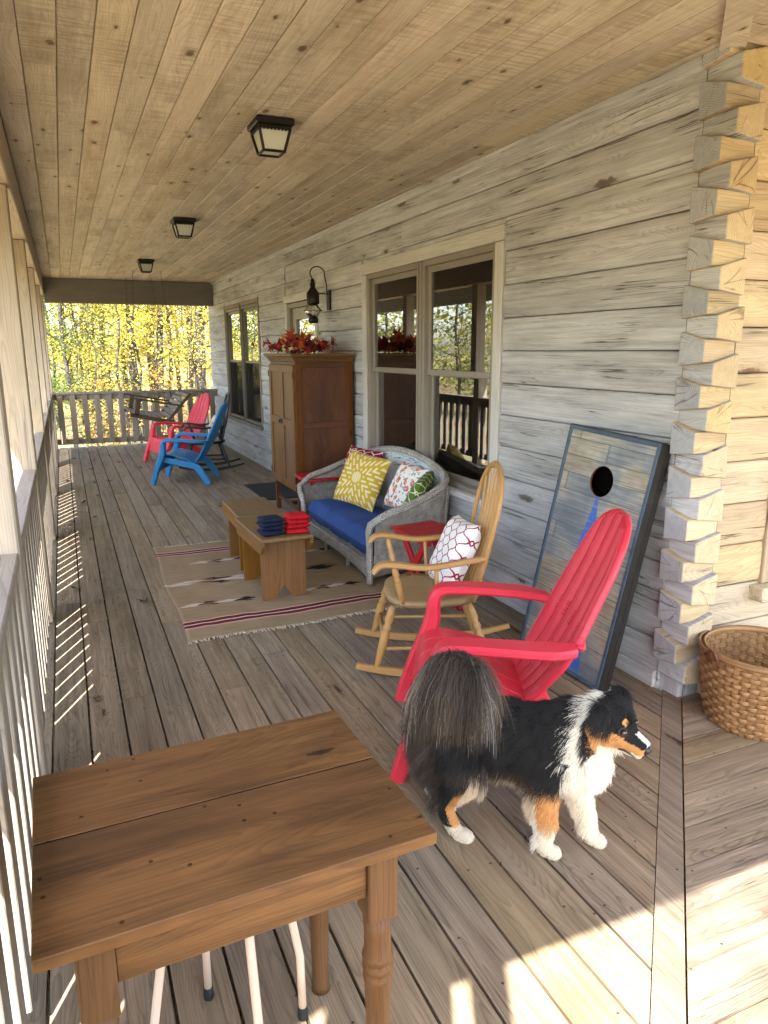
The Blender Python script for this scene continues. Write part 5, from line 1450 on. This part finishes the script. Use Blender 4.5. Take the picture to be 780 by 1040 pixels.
# ------------------------------------------------------------------ fallen leaves on the deck
proto = None
for k, (x, y) in enumerate([(.02, 11.9), (.30, 11.6), (.22, 10.7), (.55, 12.0), (.62, 11.2), (.42, 9.6), (-.08, 9.8), (.06, 8.3), (.35, 4.75), (-.05, 5.2), (.0, 3.4), (.28, 12.5), (.15, 7.5)]):
    if proto is None:
        mb = MB(); leaf_at(mb, (0, 0, 0), .05, .5, rot=Matrix.Identity(4), bend=.5); proto = mb.build('fallen_leaf', 'l_dry'); o = proto
        tag(o, 'small dry brown leaf lying on the deck boards', 'leaf', 'fallen leaves on the deck')
    else:
        o = proto.copy(); COL.objects.link(o)
    o.location = (x, y, .012); o.rotation_euler = (random.uniform(-.25, .25), random.uniform(-.25, .25), random.uniform(0, 6.3)); s = random.uniform(.7, 1.3); o.scale = (s, s, s)

#@DOG@
# ------------------------------------------------------------------ the dog
def fur_mat():
    g = G('dog_fur')
    c = g.attr('col', 'Color')
    g.principled(c, .55, None, .25); return g.m
M['fur'] = fur_mat()
def skin_mat():
    g = G('dog_coat_under')
    c = g.attr('col', 'Color')
    g.principled(c, .85, None, .1); return g.m
M['coat'] = skin_mat()
M['dognose'] = plain('wet_black_nose', (.010, .010, .011), .3, .5, .2, 60., .2)
def eye_mat():
    g = G('dog_eye')
    co = g.n('TexCoord').outputs['Object']
    d = g.vmath('LENGTH', co)
    x = g.sep(co)[0]
    c = g.ramp(g.math('DIVIDE', x, .0105), [(.0, (.006, .004, .003)), (.62, (.05, .022, .009)), (.78, (.09, .04, .014)), (.86, (.004, .003, .003))])
    g.principled(c, .06, None, .6); return g.m
M['eye'] = eye_mat()

DOGA = math.atan2(-.68, .733)
dog = thing('dog', 'small black, white and tan dog standing by the red chair', 'dog', (1.19, 1.80, 0), DOGA)
hd = Vector((.875, -.37, -.30)).normalized(); hs = Vector((0, 0, 1)).cross(hd).normalized(); hu = hd.cross(hs)
HC = Vector((.328, -.008, .508))
def H(a, b, c): return HC + hd * a + hs * b + hu * c
mb = MB()
def ell(c, r, Mx=None):
    n, m_ = 16, 10
    V = [(r[0] * math.sin(math.pi * i / m_) * math.cos(2 * math.pi * k / n), r[1] * math.sin(math.pi * i / m_) * math.sin(2 * math.pi * k / n), r[2] * math.cos(math.pi * i / m_)) for i in range(m_ + 1) for k in range(n)]
    F = [(i * n + k, (i + 1) * n + k, (i + 1) * n + (k + 1) % n, i * n + (k + 1) % n) for i in range(m_) for k in range(n)]
    mb.add(V, F, (T(*c) @ Mx) if Mx is not None else T(*c), off=False)
HM = Matrix((hd, hs, hu)).transposed().to_4x4()
def limb(pts, rad): tube(mb, smooth_path(pts, 5), np.interp(np.linspace(0, len(pts) - 1, 5 * (len(pts) - 1) + 1), range(len(pts)), rad).tolist(), 14)
ell((.0, .03, .362), (.255, .094, .128)); ell((.13, .03, .355), (.17, .102, .138)); ell((-.16, .03, .372), (.130, .102, .128)); ell((.245, .028, .35), (.09, .085, .115)); ell((-.165, -.015, .315), (.105, .065, .115)); ell((-.185, .08, .315), (.10, .06, .11))
limb([(.16, .03, .40), (.24, .02, .44), (.31, .0, .485)], [.105, .098, .076])
ell(HC, (.080, .076, .070), HM); ell(H(.03, 0, -.012), (.064, .060, .052), HM)
limb([H(.03, 0, -.014), H(.085, 0, -.024), H(.134, 0, -.028)], [.054, .039, .031])
limb([H(.01, 0, -.042), H(.070, 0, -.048), H(.112, 0, -.049)], [.044, .027, .018]); ell(H(.02, .032, -.034), (.04, .03, .034), HM); ell(H(.02, -.032, -.034), (.04, .03, .034), HM)
for s_ in (-1, 1):
    ell(H(-.014, s_ * .072, .040), (.036, .018, .036), HM); ell(H(-.004, s_ * .086, .004), (.032, .016, .042), HM)
# legs: near front, far front, near hind, far hind
limb([(.185, -.015, .36), (.15, -.030, .235), (.160, -.028, .10), (.150, -.026, .03)], [.066, .050, .030, .026]); ell((.172, -.026, .021), (.038, .027, .021))
limb([(.21, .075, .35), (.235, .082, .22), (.275, .080, .10), (.280, .080, .03)], [.064, .047, .030, .026]); ell((.305, .080, .021), (.038, .027, .021))
limb([(-.165, -.01, .38), (-.105, -.035, .255), (-.168, -.040, .125), (-.135, -.040, .03)], [.092, .074, .030, .025]); ell((-.112, -.040, .021), (.037, .026, .021))
limb([(-.185, .075, .38), (-.145, .095, .255), (-.255, .100, .12), (-.23, .100, .03)], [.088, .070, .030, .025]); ell((-.207, .100, .021), (.037, .026, .021))
for px_, py_ in ((.172, -.026), (.305, .080), (-.112, -.040), (-.207, .100)):
    for q in range(4): ell((px_ + .026 - .006 * abs(q - 1.5), py_ + (q - 1.5) * .0135, .015), (.020, .0066, .0145))
TAIL = smooth_path([(-.215, .028, .455), (-.235, .022, .515), (-.205, .010, .585), (-.15, -.008, .615), (-.085, -.025, .600)], 8)
tube(mb, TAIL, np.linspace(.03, .015, len(TAIL)).tolist(), 12)
tmp = mb.build('dog_tmp', 'coat')
md = tmp.modifiers.new('r', 'REMESH'); md.mode = 'VOXEL'; md.voxel_size = .0052
dg = bpy.context.evaluated_depsgraph_get()
me = bpy.data.meshes.new_from_object(tmp.evaluated_get(dg)); bpy.data.objects.remove(tmp)
bm = bmesh.new(); bm.from_mesh(me)
for _ in range(3): bmesh.ops.smooth_vert(bm, verts=[v for v in bm.verts if v.co.z > .045 or _ == 0], factor=.5, use_axis_x=True, use_axis_y=True, use_axis_z=True)
bmesh.ops.triangulate(bm, faces=bm.faces); bm.to_mesh(me); bm.free()
me.name = 'body'
for p in me.polygons: p.use_smooth = True
me.materials.clear(); me.materials.append(M['coat'])
body = bpy.data.objects.new('body', me); COL.objects.link(body); body.parent = dog

def head_coords(P):
    q = P - np.array(HC); return q @ np.array(hd), q @ np.array(hs), q @ np.array(hu)
BLK = np.array((.010, .0095, .009)); BRN = np.array((.055, .041, .030)); WHT = np.array((.68, .63, .53)); TAN = np.array((.50, .245, .085)); CRM = np.array((.55, .44, .30)); GRY = np.array((.16, .145, .13))
def coat(P, jit):
    """colour, hair length, lie (0 flat..1 upright), flow direction"""
    n = len(P); s, t, z = P.T
    J = jit * .014
    a, b, c = head_coords(P); J1 = J[:, 0]; J2 = J[:, 1]
    headm = (a > -.035 + .3 * np.maximum(0, -c - .03)) & (z > .40) & (a * a * .6 + b * b + c * c < .023)
    col = np.tile(BLK, (n, 1)); ln = np.full(n, .042); lie = np.full(n, .30)
    flow = np.tile(np.array((-.8, 0, -.45)), (n, 1))
    def st(mask, cc=None, L=None, li=None, fl=None):
        if cc is not None: col[mask] = cc
        if L is not None: ln[mask] = L
        if li is not None: lie[mask] = li
        if fl is not None: flow[mask] = fl
    torso = (z > .20) & ~headm
    st(torso & (s < -.12), BLK, .050, .32, (-.75, 0, -.65))
    st(torso & (s < -.18) & (z < .46), BRN * .8, .095, .42, (-.7, 0, -.7))
    st(torso & (z < .30 + J2) & (s > -.14) & (s < .15), BRN * .6, .055, .3, (-.5, 0, -.85))
    st(torso & (z < .262 + J2) & (s > -.10) & (s < .12), CRM * .6, .06, .3, (-.4, 0, -.9))
    # white collar and bib
    kc = s - (.245 + .25 * (z - .45)) + J1
    st(torso & (kc > -.024) & (kc < .036) & (z > .36), WHT, .040, .22, (-.5, 0, -.85))
    st(torso & (s > .285 + J1) & (z < .405), WHT, .062, .30, (.05, 0, -1.))
    st(torso & (s > .20 + J1 + .35 * np.maximum(0, .36 - z)) & (z < .335 + .7 * (s - .2)), WHT, .06, .28, (-.05, 0, -1.))
    st(torso & (kc >= .036) & (z >= .46) & ~headm, BLK, .022, .2, (-.4, 0, -.9))
    # legs
    fr = (s > .06) & (z < .29); nearf = fr & (t < .028); farf = fr & (t >= .028)
    st(nearf & (z < .262 + J2) & (s < .23), TAN, .034, .25, (-.35, 0, -.95))
    st(nearf & (z < .24 + J2) & (s < .135), CRM, .055, .32, (-.55, 0, -.8))
    st(nearf & (z < .128 + J2), WHT * np.array((.95, .90, .80)), .022, .2, (-.25, 0, -.95)); st(nearf & (z < .17) & (s < .142), WHT * .95, .04, .32, (-.6, 0, -.8))
    st(farf & (z < .275 + J2), WHT * np.array((.96, .92, .84)), .036, .25, (-.35, 0, -.95)); st(farf & (z < .06), WHT * .95, .010, .2, (-.2, 0, -.95))
    st(farf & (z > .25 + J2) & (z < .275), TAN, .03)
    hi = (s < -.05) & (z < .28)
    st(hi, BLK * 1.3, .045, .3, (-.6, 0, -.85)); st(hi & (s < -.17) & (t < .05) & (z > .15), BRN * .8, .085, .42, (-.6, 0, -.8))
    nh = hi & (t < .035); fh = hi & (t >= .035)
    axs = np.interp(z, [.03, .125, .255], [-.135, -.168, -.105])
    st(nh & (z < .22) & (s > axs + .004), TAN * .95, .014, .2, (-.2, 0, -1.)); st(nh & (z >= .17) & (s > axs + .03), CRM, .03, .25, (-.3, 0, -1))
    st(nh & (z < .15) & (s <= axs + .004), BLK * 1.4, .016, .2, (-.3, 0, -1.))
    st(nh & (z < .055 + J2), WHT * np.array((.84, .80, .72)), .009, .35, (.2, 0, -.9)); st(fh & (z < .15), TAN * .7, .012, .2, (-.2, 0, -1)); st(fh & (z < .10), WHT, .012, .2, (-.2, 0, -1))
    st((z < .045) & ~hi, WHT * np.array((.84, .80, .72)), .009, .35, (.2, 0, -.9))
    # head
    fh_ = -np.array(hd) + np.array((0, 0, -.15))
    st(headm, BLK, .020, .28, fh_)
    st(headm & (np.abs(b) > .052) & (c > -.05) & (a < .035), BLK, .040, .32, (-.35, 0, -.95))
    st(headm & (a < -.01) & (c < .01), BLK, .040, .3, (-.4, 0, -.9))
    st(headm & (c < .0 + J2 * .5 - .12 * (a - .06)) & (a > -.02 - .55 * (c + .03) + J1 * .6), TAN, .014, .22, fh_ + np.array((0, 0, -.5)))
    st(headm & (c < -.062 + J2 * .4) & (a < .07) & (a > .02), WHT, .035, .25, (.0, 0, -1.))
    st(headm & (a > .086), TAN * .9, .004, .15, fh_)
    st(headm & (a > .074) & (c > -.012) & (np.abs(b) > .0), BLK * 1.5, .005, .15, fh_)
    st(headm & (a > .092) & (np.abs(b) < .012) & (c > -.016), WHT, .004, .15, fh_)
    st(headm & (a > .105) & (c < -.036), WHT * .95, .004, .15, fh_)
    st(headm & (a > .06) & (c < -.054), WHT * .95, .008, .15, fh_)
    for sb in (-1, 1):
        st(headm & ((a - .056) ** 2 + (b - sb * .030) ** 2 + (c - .037) ** 2 < .0105 ** 2), TAN * 1.1, .006, .2, fh_)
        st(headm & ((a - .064) ** 2 + (b - sb * .041) ** 2 + (c - .012) ** 2 < .016 ** 2), GRY * .25, .003, .2, fh_)
    return col, ln, lie, flow
nv = len(me.vertices); VP = np.empty(nv * 3, 'f'); me.vertices.foreach_get('co', VP); VP = VP.reshape(-1, 3)
c0, _, _, _ = coat(VP.astype(float), np.zeros((nv, 2)))
ca = me.attributes.new('col', 'FLOAT_COLOR', 'POINT'); ca.data.foreach_set('color', np.concatenate([c0 * .8, np.ones((nv, 1))], 1).astype('f').ravel())

def hair(name, P, Nn, Ln, Lie, Fl, C0, parent, npt=6, rad=.0006, droop=.25, tipcol=None, curl=.12):
    n = len(P)
    Fl = Fl / np.linalg.norm(Fl, axis=1, keepdims=True)
    tang = Fl - Nn * np.sum(Fl * Nn, 1, keepdims=True)
    tang /= np.linalg.norm(tang, axis=1, keepdims=True) + 1e-6
    clump = np.array([mnoise.noise_vector(Vector(p * 26.)) for p in P])
    d0 = tang * (1 - Lie[:, None]) + Nn * Lie[:, None] + clump * .38 + rng.normal(0, curl, (n, 3))
    d0 /= np.linalg.norm(d0, axis=1, keepdims=True)
    Ls = Ln * rng.uniform(.65, 1.15, n)
    pts = np.zeros((n, npt, 3)); pts[:, 0] = P - Nn * .002
    d = d0.copy()
    for i in range(1, npt):
        d = d + tang * .10 + np.array((0, 0, -1.)) * (droop * (Ls / .05) ** .5)[:, None] / npt * 2
        d /= np.linalg.norm(d, axis=1, keepdims=True)
        pts[:, i] = pts[:, i - 1] + d * (Ls / (npt - 1))[:, None]
    pts[:, :, 2] = np.maximum(pts[:, :, 2], .003)
    make_hair(name, pts, C0, parent, rad, tipcol)
def make_hair(name, pts, C0, parent, rad, tipcol=None):
    n, npt, _ = pts.shape
    hc = bpy.data.hair_curves.new(name); hc.add_curves([npt] * n)
    hc.attributes['position'].data.foreach_set('vector', pts.astype('f').ravel())
    ra = hc.attributes.get('radius') or hc.attributes.new('radius', 'FLOAT', 'POINT')
    rr = np.tile(np.linspace(1, .3, npt), (n, 1)) * rad; ra.data.foreach_set('value', rr.astype('f').ravel())
    var = np.exp(rng.normal(0, .22, (n, 1)))
    cc = np.repeat((C0 * var)[:, None, :], npt, 1)
    if tipcol is not None:
        w = np.linspace(0, 1, npt)[None, :, None] ** 1.2; cc = cc * (1 - w) + tipcol[:, None, :] * w
    cc = np.clip(np.concatenate([cc, np.ones((n, npt, 1))], 2), 0, .9)
    a = hc.attributes.new('col', 'FLOAT_COLOR', 'POINT'); a.data.foreach_set('color', cc.astype('f').ravel())
    hc.materials.append(M['fur'])
    o = bpy.data.objects.new(name, hc); COL.objects.link(o); o.parent = parent; return o
nf = len(me.polygons); tri = np.empty(nf * 3, 'i'); me.polygons.foreach_get('vertices', tri); tri = tri.reshape(-1, 3)
A_, B_, C_ = VP[tri[:, 0]], VP[tri[:, 1]], VP[tri[:, 2]]
cr = np.cross(B_ - A_, C_ - A_); ar = np.linalg.norm(cr, axis=1); fn = cr / (ar[:, None] + 1e-12)
NH = 95000
fi = rng.choice(nf, NH, p=ar / ar.sum()); r1 = np.sqrt(rng.random(NH)); r2 = rng.random(NH)
HP = ((1 - r1)[:, None] * A_[fi] + (r1 * (1 - r2))[:, None] * B_[fi] + (r1 * r2)[:, None] * C_[fi]).astype(float); HN = fn[fi].astype(float)
hc_, hl, hlie, hfl = coat(HP, rng.normal(0, 1, (NH, 2)))
istail = (HP[:, 2] > .50) & (HP[:, 0] < -.10)
kp = ~istail
tipc = hc_ * 1.25 + .004
hair('fur', HP[kp], HN[kp], hl[kp], hlie[kp], hfl[kp], hc_[kp], dog, tipcol=tipc[kp])
# plume of the tail: long strands falling from the curled stalk
NT = 17000
TP = np.array([tuple(p) for p in TAIL]); ti = rng.uniform(.22, 1, NT) ** .9 * (len(TP) - 1); i0 = np.minimum(ti.astype(int), len(TP) - 2); f_ = (ti - i0)[:, None]
root = TP[i0] * (1 - f_) + TP[i0 + 1] * f_ + rng.normal(0, .007, (NT, 3))
frac = ti / (len(TP) - 1)
phi = rng.uniform(-math.pi, math.pi, NT)
spread = rng.uniform(.02, .115, NT) * (.8 + .4 * rng.random(NT))
dirx = np.where(np.cos(phi) < 0, .72, 1.0) * np.cos(phi); diry = np.sin(phi) * .8 - .30
Lh = rng.uniform(.07, .24, NT)
npt = 9; U = np.linspace(0, 1, npt)[None, :]
pts = np.zeros((NT, npt, 3))
up0 = rng.uniform(.018, .045, NT)
pts[:, :, 0] = root[:, 0:1] + (dirx * spread)[:, None] * np.sin(U * math.pi / 2) ** .9
pts[:, :, 1] = root[:, 1:2] + (diry * spread)[:, None] * np.sin(U * math.pi / 2) ** .9
pts[:, :, 2] = root[:, 2:3] + up0[:, None] * np.sin(np.minimum(U * 2.2, 1) * math.pi) * .9 - Lh[:, None] * U ** 1.7
pts += np.array([mnoise.noise_vector(Vector((math.cos(a_) * 4, math.sin(a_) * 4, f__ * 5))) for a_, f__ in zip(phi, frac)])[:, None, :] * .034 * U[0][None, :, None]
wv = rng.normal(0, .003, (NT, 1)); pts[:, :, 0] += wv * np.sin(U * 5 + phi[:, None]); pts[:, :, 1] += wv * np.cos(U * 5 + phi[:, None])
ck = np.array([mnoise.noise(Vector((math.cos(a_) * 3.2, math.sin(a_) * 3.2, f__ * 2.5))) for a_, f__ in zip(phi, frac)])[:, None]
cb = np.tile(np.array((.036, .027, .020)), (NT, 1)) * np.exp(ck * 1.3) * rng.uniform(.8, 1.2, (NT, 1)); tc = np.tile(np.array((.085, .063, .045)), (NT, 1)) * np.exp(ck * 1.5) * rng.uniform(.8, 1.2, (NT, 1))
whitet = (dirx * spread < -.065) & (rng.random(NT) < .6); tc[whitet] = np.array((.52, .43, .33))
ws = (dirx * spread > .07) & (np.abs(phi + .55) < .05); cb[ws] = .12; tc[ws] = np.array((.45, .43, .40))
make_hair('tail_plume', pts, cb, dog, .00062, tc)
# eyes, nose, mouth
for s_, lab in ((-1, 'near'), (1, 'far')):
    mb = MB(); lathe(mb, [(.0105 * math.sin(math.pi * k / 10) + 1e-5, -.0105 * math.cos(math.pi * k / 10)) for k in range(11)], 16)
    e = mb.build('eye', 'eye', dog, H(.066, s_ * .0415, .012))
    e.rotation_euler = (hd * .8 + hs * s_ * .62 + Vector((0, 0, .05))).to_track_quat('X', 'Z').to_euler()
_a, _b, _c = head_coords(VP.astype(float)); NA = float(_a[(np.abs(_b) < .012) & (_c > -.05) & (_a > .09)].max())
mb = MB(); ell(H(NA + .001, 0, -.019), (.012, .0165, .0130), HM); ell(H(NA - .001, 0, -.028), (.010, .009, .010), HM); nz = mb.build('nose', 'dognose', dog)
for p in nz.data.polygons: p.use_smooth = True
mb = MB()
for s_ in (-1, 1): tube(mb, [H(NA + .004, s_ * .002, -.042), H(NA - .012, s_ * .0215, -.048), H(.112, s_ * .029, -.046), H(.085, s_ * .036, -.043), H(.070, s_ * .042, -.046)], [.0015, .002, .0022, .003, .002], 6)
mb.build('mouth', 'dognose', dog)

#@TREES@
# ------------------------------------------------------------------ trees beyond the porch
def leaf_cloud(mb, centers, per, spread, size, drop=.35):
    for c in centers:
        cr_ = rng.random()
        for _ in range(per):
            p = np.array(c) + rng.normal(0, spread, 3) * np.array((1, 1, .6))
            l = size * rng.uniform(.6, 1.3); a = rng.uniform(0, 2 * math.pi)
            d = np.array((math.cos(a), math.sin(a), rng.uniform(-1, .4))); d /= np.linalg.norm(d)
            sd = np.cross(d, rng.normal(0, 1, 3)); sd /= np.linalg.norm(sd) + 1e-9
            nn = np.cross(d, sd) * l * .12
            mb_v = [p, p + d * l * .5 + sd * l * .33 + nn, p + d * l, p + d * l * .5 - sd * l * .33 + nn]
            b = len(mb.v); mb.v += [v.tolist() for v in mb_v]; mb.wc += [(0, 0, 0)] * 4; mb.rn += [float(np.clip(cr_ * .7 + rng.random() * .35, 0, 1))] * 4
            mb.f.append([b, b + 1, b + 2, b + 3]); mb.mi.append(0); mb.sm.append(False)
def make_tree(name, label, cat, group, loc, h, r, lean, crown, leafm, nclus, per, spread, size, z0, z1, rad_, limbs=9):
    t = thing(name, label, cat, loc, 0, group)
    mb = MB()
    pts = [(lean[0] * (k / 8) * h + .06 * math.sin(k * 1.7 + loc[0]), lean[1] * (k / 8) * h + .05 * math.cos(k * 2.1 + loc[1]), h * k / 8) for k in range(9)]
    pts[0] = (0, 0, -.3)
    tube(mb, smooth_path(pts, 3), np.linspace(r, r * .25, 25).tolist(), 9)
    cen = []
    for q in range(limbs):
        zf = random.uniform(z0, z1) / h; zf = min(.97, max(.05, zf)); i = zf * 8; i0 = min(int(i), 7); b = Vector(pts[i0]).lerp(Vector(pts[i0 + 1]), i - i0)
        a = random.uniform(0, 6.28); L = rad_ * random.uniform(.5, 1.)
        e = b + Vector((math.cos(a) * L, math.sin(a) * L, L * random.uniform(.1, .6)))
        m_ = (b + e) / 2 + Vector((0, 0, .12 * L))
        tube(mb, [b, m_, e], [r * .28, r * .17, r * .06], 5)
        for w in np.linspace(.35, 1.05, max(1, nclus // limbs)): cen.append(tuple(b.lerp(e, w) + Vector((random.gauss(0, .12), random.gauss(0, .12), random.gauss(.05, .12)))))
    mb.build('trunk', 'bark', t)
    mb = MB(); leaf_cloud(mb, cen, per, spread, size); mb.build('crown', leafm, t)
    return t
gr = lambda x, y: gz(x, y)
TG = 'yellow trees beyond the far railing'
# trees one can tell apart through the far opening
make_tree('maple_tree', 'gray trunk leaning left among yellow leaves beyond the far railing', 'tree', None, (2.12, 22, gr(2, 22)), 9, .11, (-.10, .02), 0, 'l_yellow', 54, 120, .38, .062, 2.2, 8, 2.4)
make_tree('maple_tree', 'straight dark trunk in the middle of the far opening', 'tree', None, (2.55, 21.5, gr(2.5, 21.5)), 10, .105, (.0, .01), 0, 'l_yellow', 54, 120, .38, .062, 3.0, 9, 2.4)
make_tree('maple_tree', 'thick gray trunk near the house corner beyond the far railing', 'tree', None, (3.42, 20, gr(3.4, 20)), 11, .15, (-.01, .02), 0, 'l_yellow', 54, 120, .38, .062, 3.0, 9, 2.6)
make_tree('maple_tree', 'thin dark trunk right of the straight one beyond the far railing', 'tree', None, (3.12, 24, gr(3.1, 24)), 9, .06, (-.005, .0), 0, 'l_lime', 45, 120, .38, .062, 2.4, 8, 2.0)
make_tree('maple_tree', 'slim pale trunk leaning beside the thick trunk beyond the railing', 'tree', None, (3.55, 22.5, gr(3.5, 22.5)), 9, .075, (-.03, .0), 0, 'l_yellow', 45, 120, .38, .062, 2.4, 8, 2.0)
p_pine = make_tree('pine_tree', 'green pine at the left edge of the far opening', 'tree', None, (.10, 19.5, gr(0, 19.5)), 9, .06, (.0, .0), 0, 'l_green', 100, 120, .28, .065, .3, 8.5, 1.5, limbs=30)
p_yel = make_tree('maple_tree', 'yellow leaved maple in the woods beyond the far railing', 'tree', TG, (1.2, 25, gr(1.2, 25)), 8, .10, (.01, .01), 0, 'l_yellow', 62, 140, .40, .063, 1.6, 7.5, 2.3, limbs=14)
p_lime = make_tree('maple_tree', 'yellow green maple in the woods beyond the far railing', 'tree', 'yellow green trees beyond the porch', (4.4, 27, gr(4.4, 27)), 8, .10, (-.01, .01), 0, 'l_lime', 62, 140, .40, .063, 1.4, 7.5, 2.3, limbs=14)
p_sap = make_tree('maple_sapling', 'low yellow sapling beyond the far railing', 'tree', 'saplings beyond the far railing', (2.9, 18.3, gr(2.9, 18.3)), 4.6, .035, (.01, .01), 0, 'l_yellow', 24, 70, .32, .06, .5, 4.4, 1.2, limbs=14)
p_org = make_tree('oak_shrub', 'low orange leaved shrub beyond the far railing', 'shrub', 'orange shrubs beyond the far railing', (.6, 17.6, gr(.6, 17.6)), 1.9, .02, (.01, .01), 0, 'l_orange', 20, 40, .22, .07, .2, 1.7, .8, limbs=12)
def put(p, x, y, rz, s, label=None, group=None):
    c = copy_tree(p, (x, y, gr(x, y)), rz, label, group); c.scale = (s, s, s)
for x, y in [(.2, 27), (2.2, 30), (3.4, 29), (5.2, 24.5), (6.3, 29), (-1.6, 26), (4.6, 33), (.9, 33), (7.4, 34), (2.9, 26.6), (-3.2, 31), (1.7, 35.5)]: put(p_yel, x, y, random.uniform(0, 6.3), random.uniform(.85, 1.25))
for x, y in [(1.0, 29), (2.7, 33), (-1.0, 32), (6.0, 36), (3.9, 37)]: put(p_lime, x, y, random.uniform(0, 6.3), random.uniform(.85, 1.2))
for x, y in [(1.3, 19.0), (.7, 18.2), (2.9, 19.2), (3.9, 18.4), (1.8, 20.6), (2.6, 23.4), (1.2, 22.3), (3.3, 25.6), (4.6, 21.5), (.4, 23.5), (1.9, 26.4)]: put(p_sap, x, y, random.uniform(0, 6.3), random.uniform(.8, 1.25))
for x, y in [(2.2, 17.6), (1.0, 19.2), (3.5, 21.8), (1.7, 23.8)]: put(p_org, x, y, random.uniform(0, 6.3), random.uniform(.8, 1.3))
put(p_pine, -.75, 22.5, 1.3, 1.1, 'second green pine behind the pine at the left of the opening')
# woods on the open left side, seen between the balusters and mirrored in the panes
LG = 'trees on the open left side of the porch'
for k, (x, y) in enumerate([(-9.5, 6), (-11, 9.5), (-9, 13), (-12, 16.5), (-9.5, 20), (-13, 23), (-10, 27), (-15, 12), (-16, 19), (-8.5, 31)]):
    put([p_pine, p_lime, p_yel][k % 3], x, y, random.uniform(0, 6.3), random.uniform(.9, 1.25),
        ['green pine on the open left side of the porch', 'yellow green maple on the open left side of the porch', 'yellow maple on the open left side of the porch'][k % 3], LG + [' (pines)', ' (lime maples)', ' (yellow maples)'][k % 3])
for k, (x, y) in enumerate([(-7.5, 9), (-8, 15), (-7.2, 19), (-8.4, 24), (-7.0, 12)]):
    put(p_sap, x, y, random.uniform(0, 6.3), random.uniform(.9, 1.2), 'yellow sapling on the open left side of the porch', 'saplings on the open left side')
# a tall tree out front whose crown breaks up the sun on the right of the deck
make_tree('tall_tree', 'tall thin crowned tree out in front of the porch', 'tree', None, (-3.05, -9.6, gr(-3, -9.6)), 17, .14, (.0, .0), 0, 'l_green', 34, 46, .33, .13, 12.2, 16.5, .9, limbs=12)
p_bare = make_tree('slender_tree', 'slender gray trunk among the yellow trees', 'tree', 'slender trunks beyond the far railing', (1.0, 26.5, gr(1, 26.5)), 9, .055, (.01, .0), 0, 'l_lime', 12, 40, .35, .085, 4.5, 8.5, 1.5, limbs=8)
for x, y in [(2.0, 24.5), (2.9, 28), (4.1, 26), (.5, 25), (1.6, 31), (3.4, 32), (-.3, 28.5), (4.9, 29.5)]: put(p_bare, x, y, random.uniform(0, 6.3), random.uniform(.85, 1.3))
# the far woods, one mass nobody could count
mb = MB(); cen = []
for _ in range(1500):
    y = random.uniform(40, 62); x = random.uniform(-32, 34); cen.append((x, y, gz(x, y) + random.uniform(0, 1) ** 1.3 * 11))
for _ in range(420):
    x = random.uniform(-50, -11); y = random.uniform(38, 95) - x * .2; cen.append((x, y, gz(x, y) + random.uniform(0, 1) ** 1.3 * 12))
for _ in range(320):
    x = random.uniform(-40, -20); y = random.uniform(-2, 45); cen.append((x, y, gz(x, y) + random.uniform(0, 1) ** 1.2 * 9))
leaf_cloud(mb, cen, 11, .75, .42)
tag(mb.build('far_woods', 'l_far'), 'pale yellow mass of distant woods behind the trees', 'woods', kind='stuff')
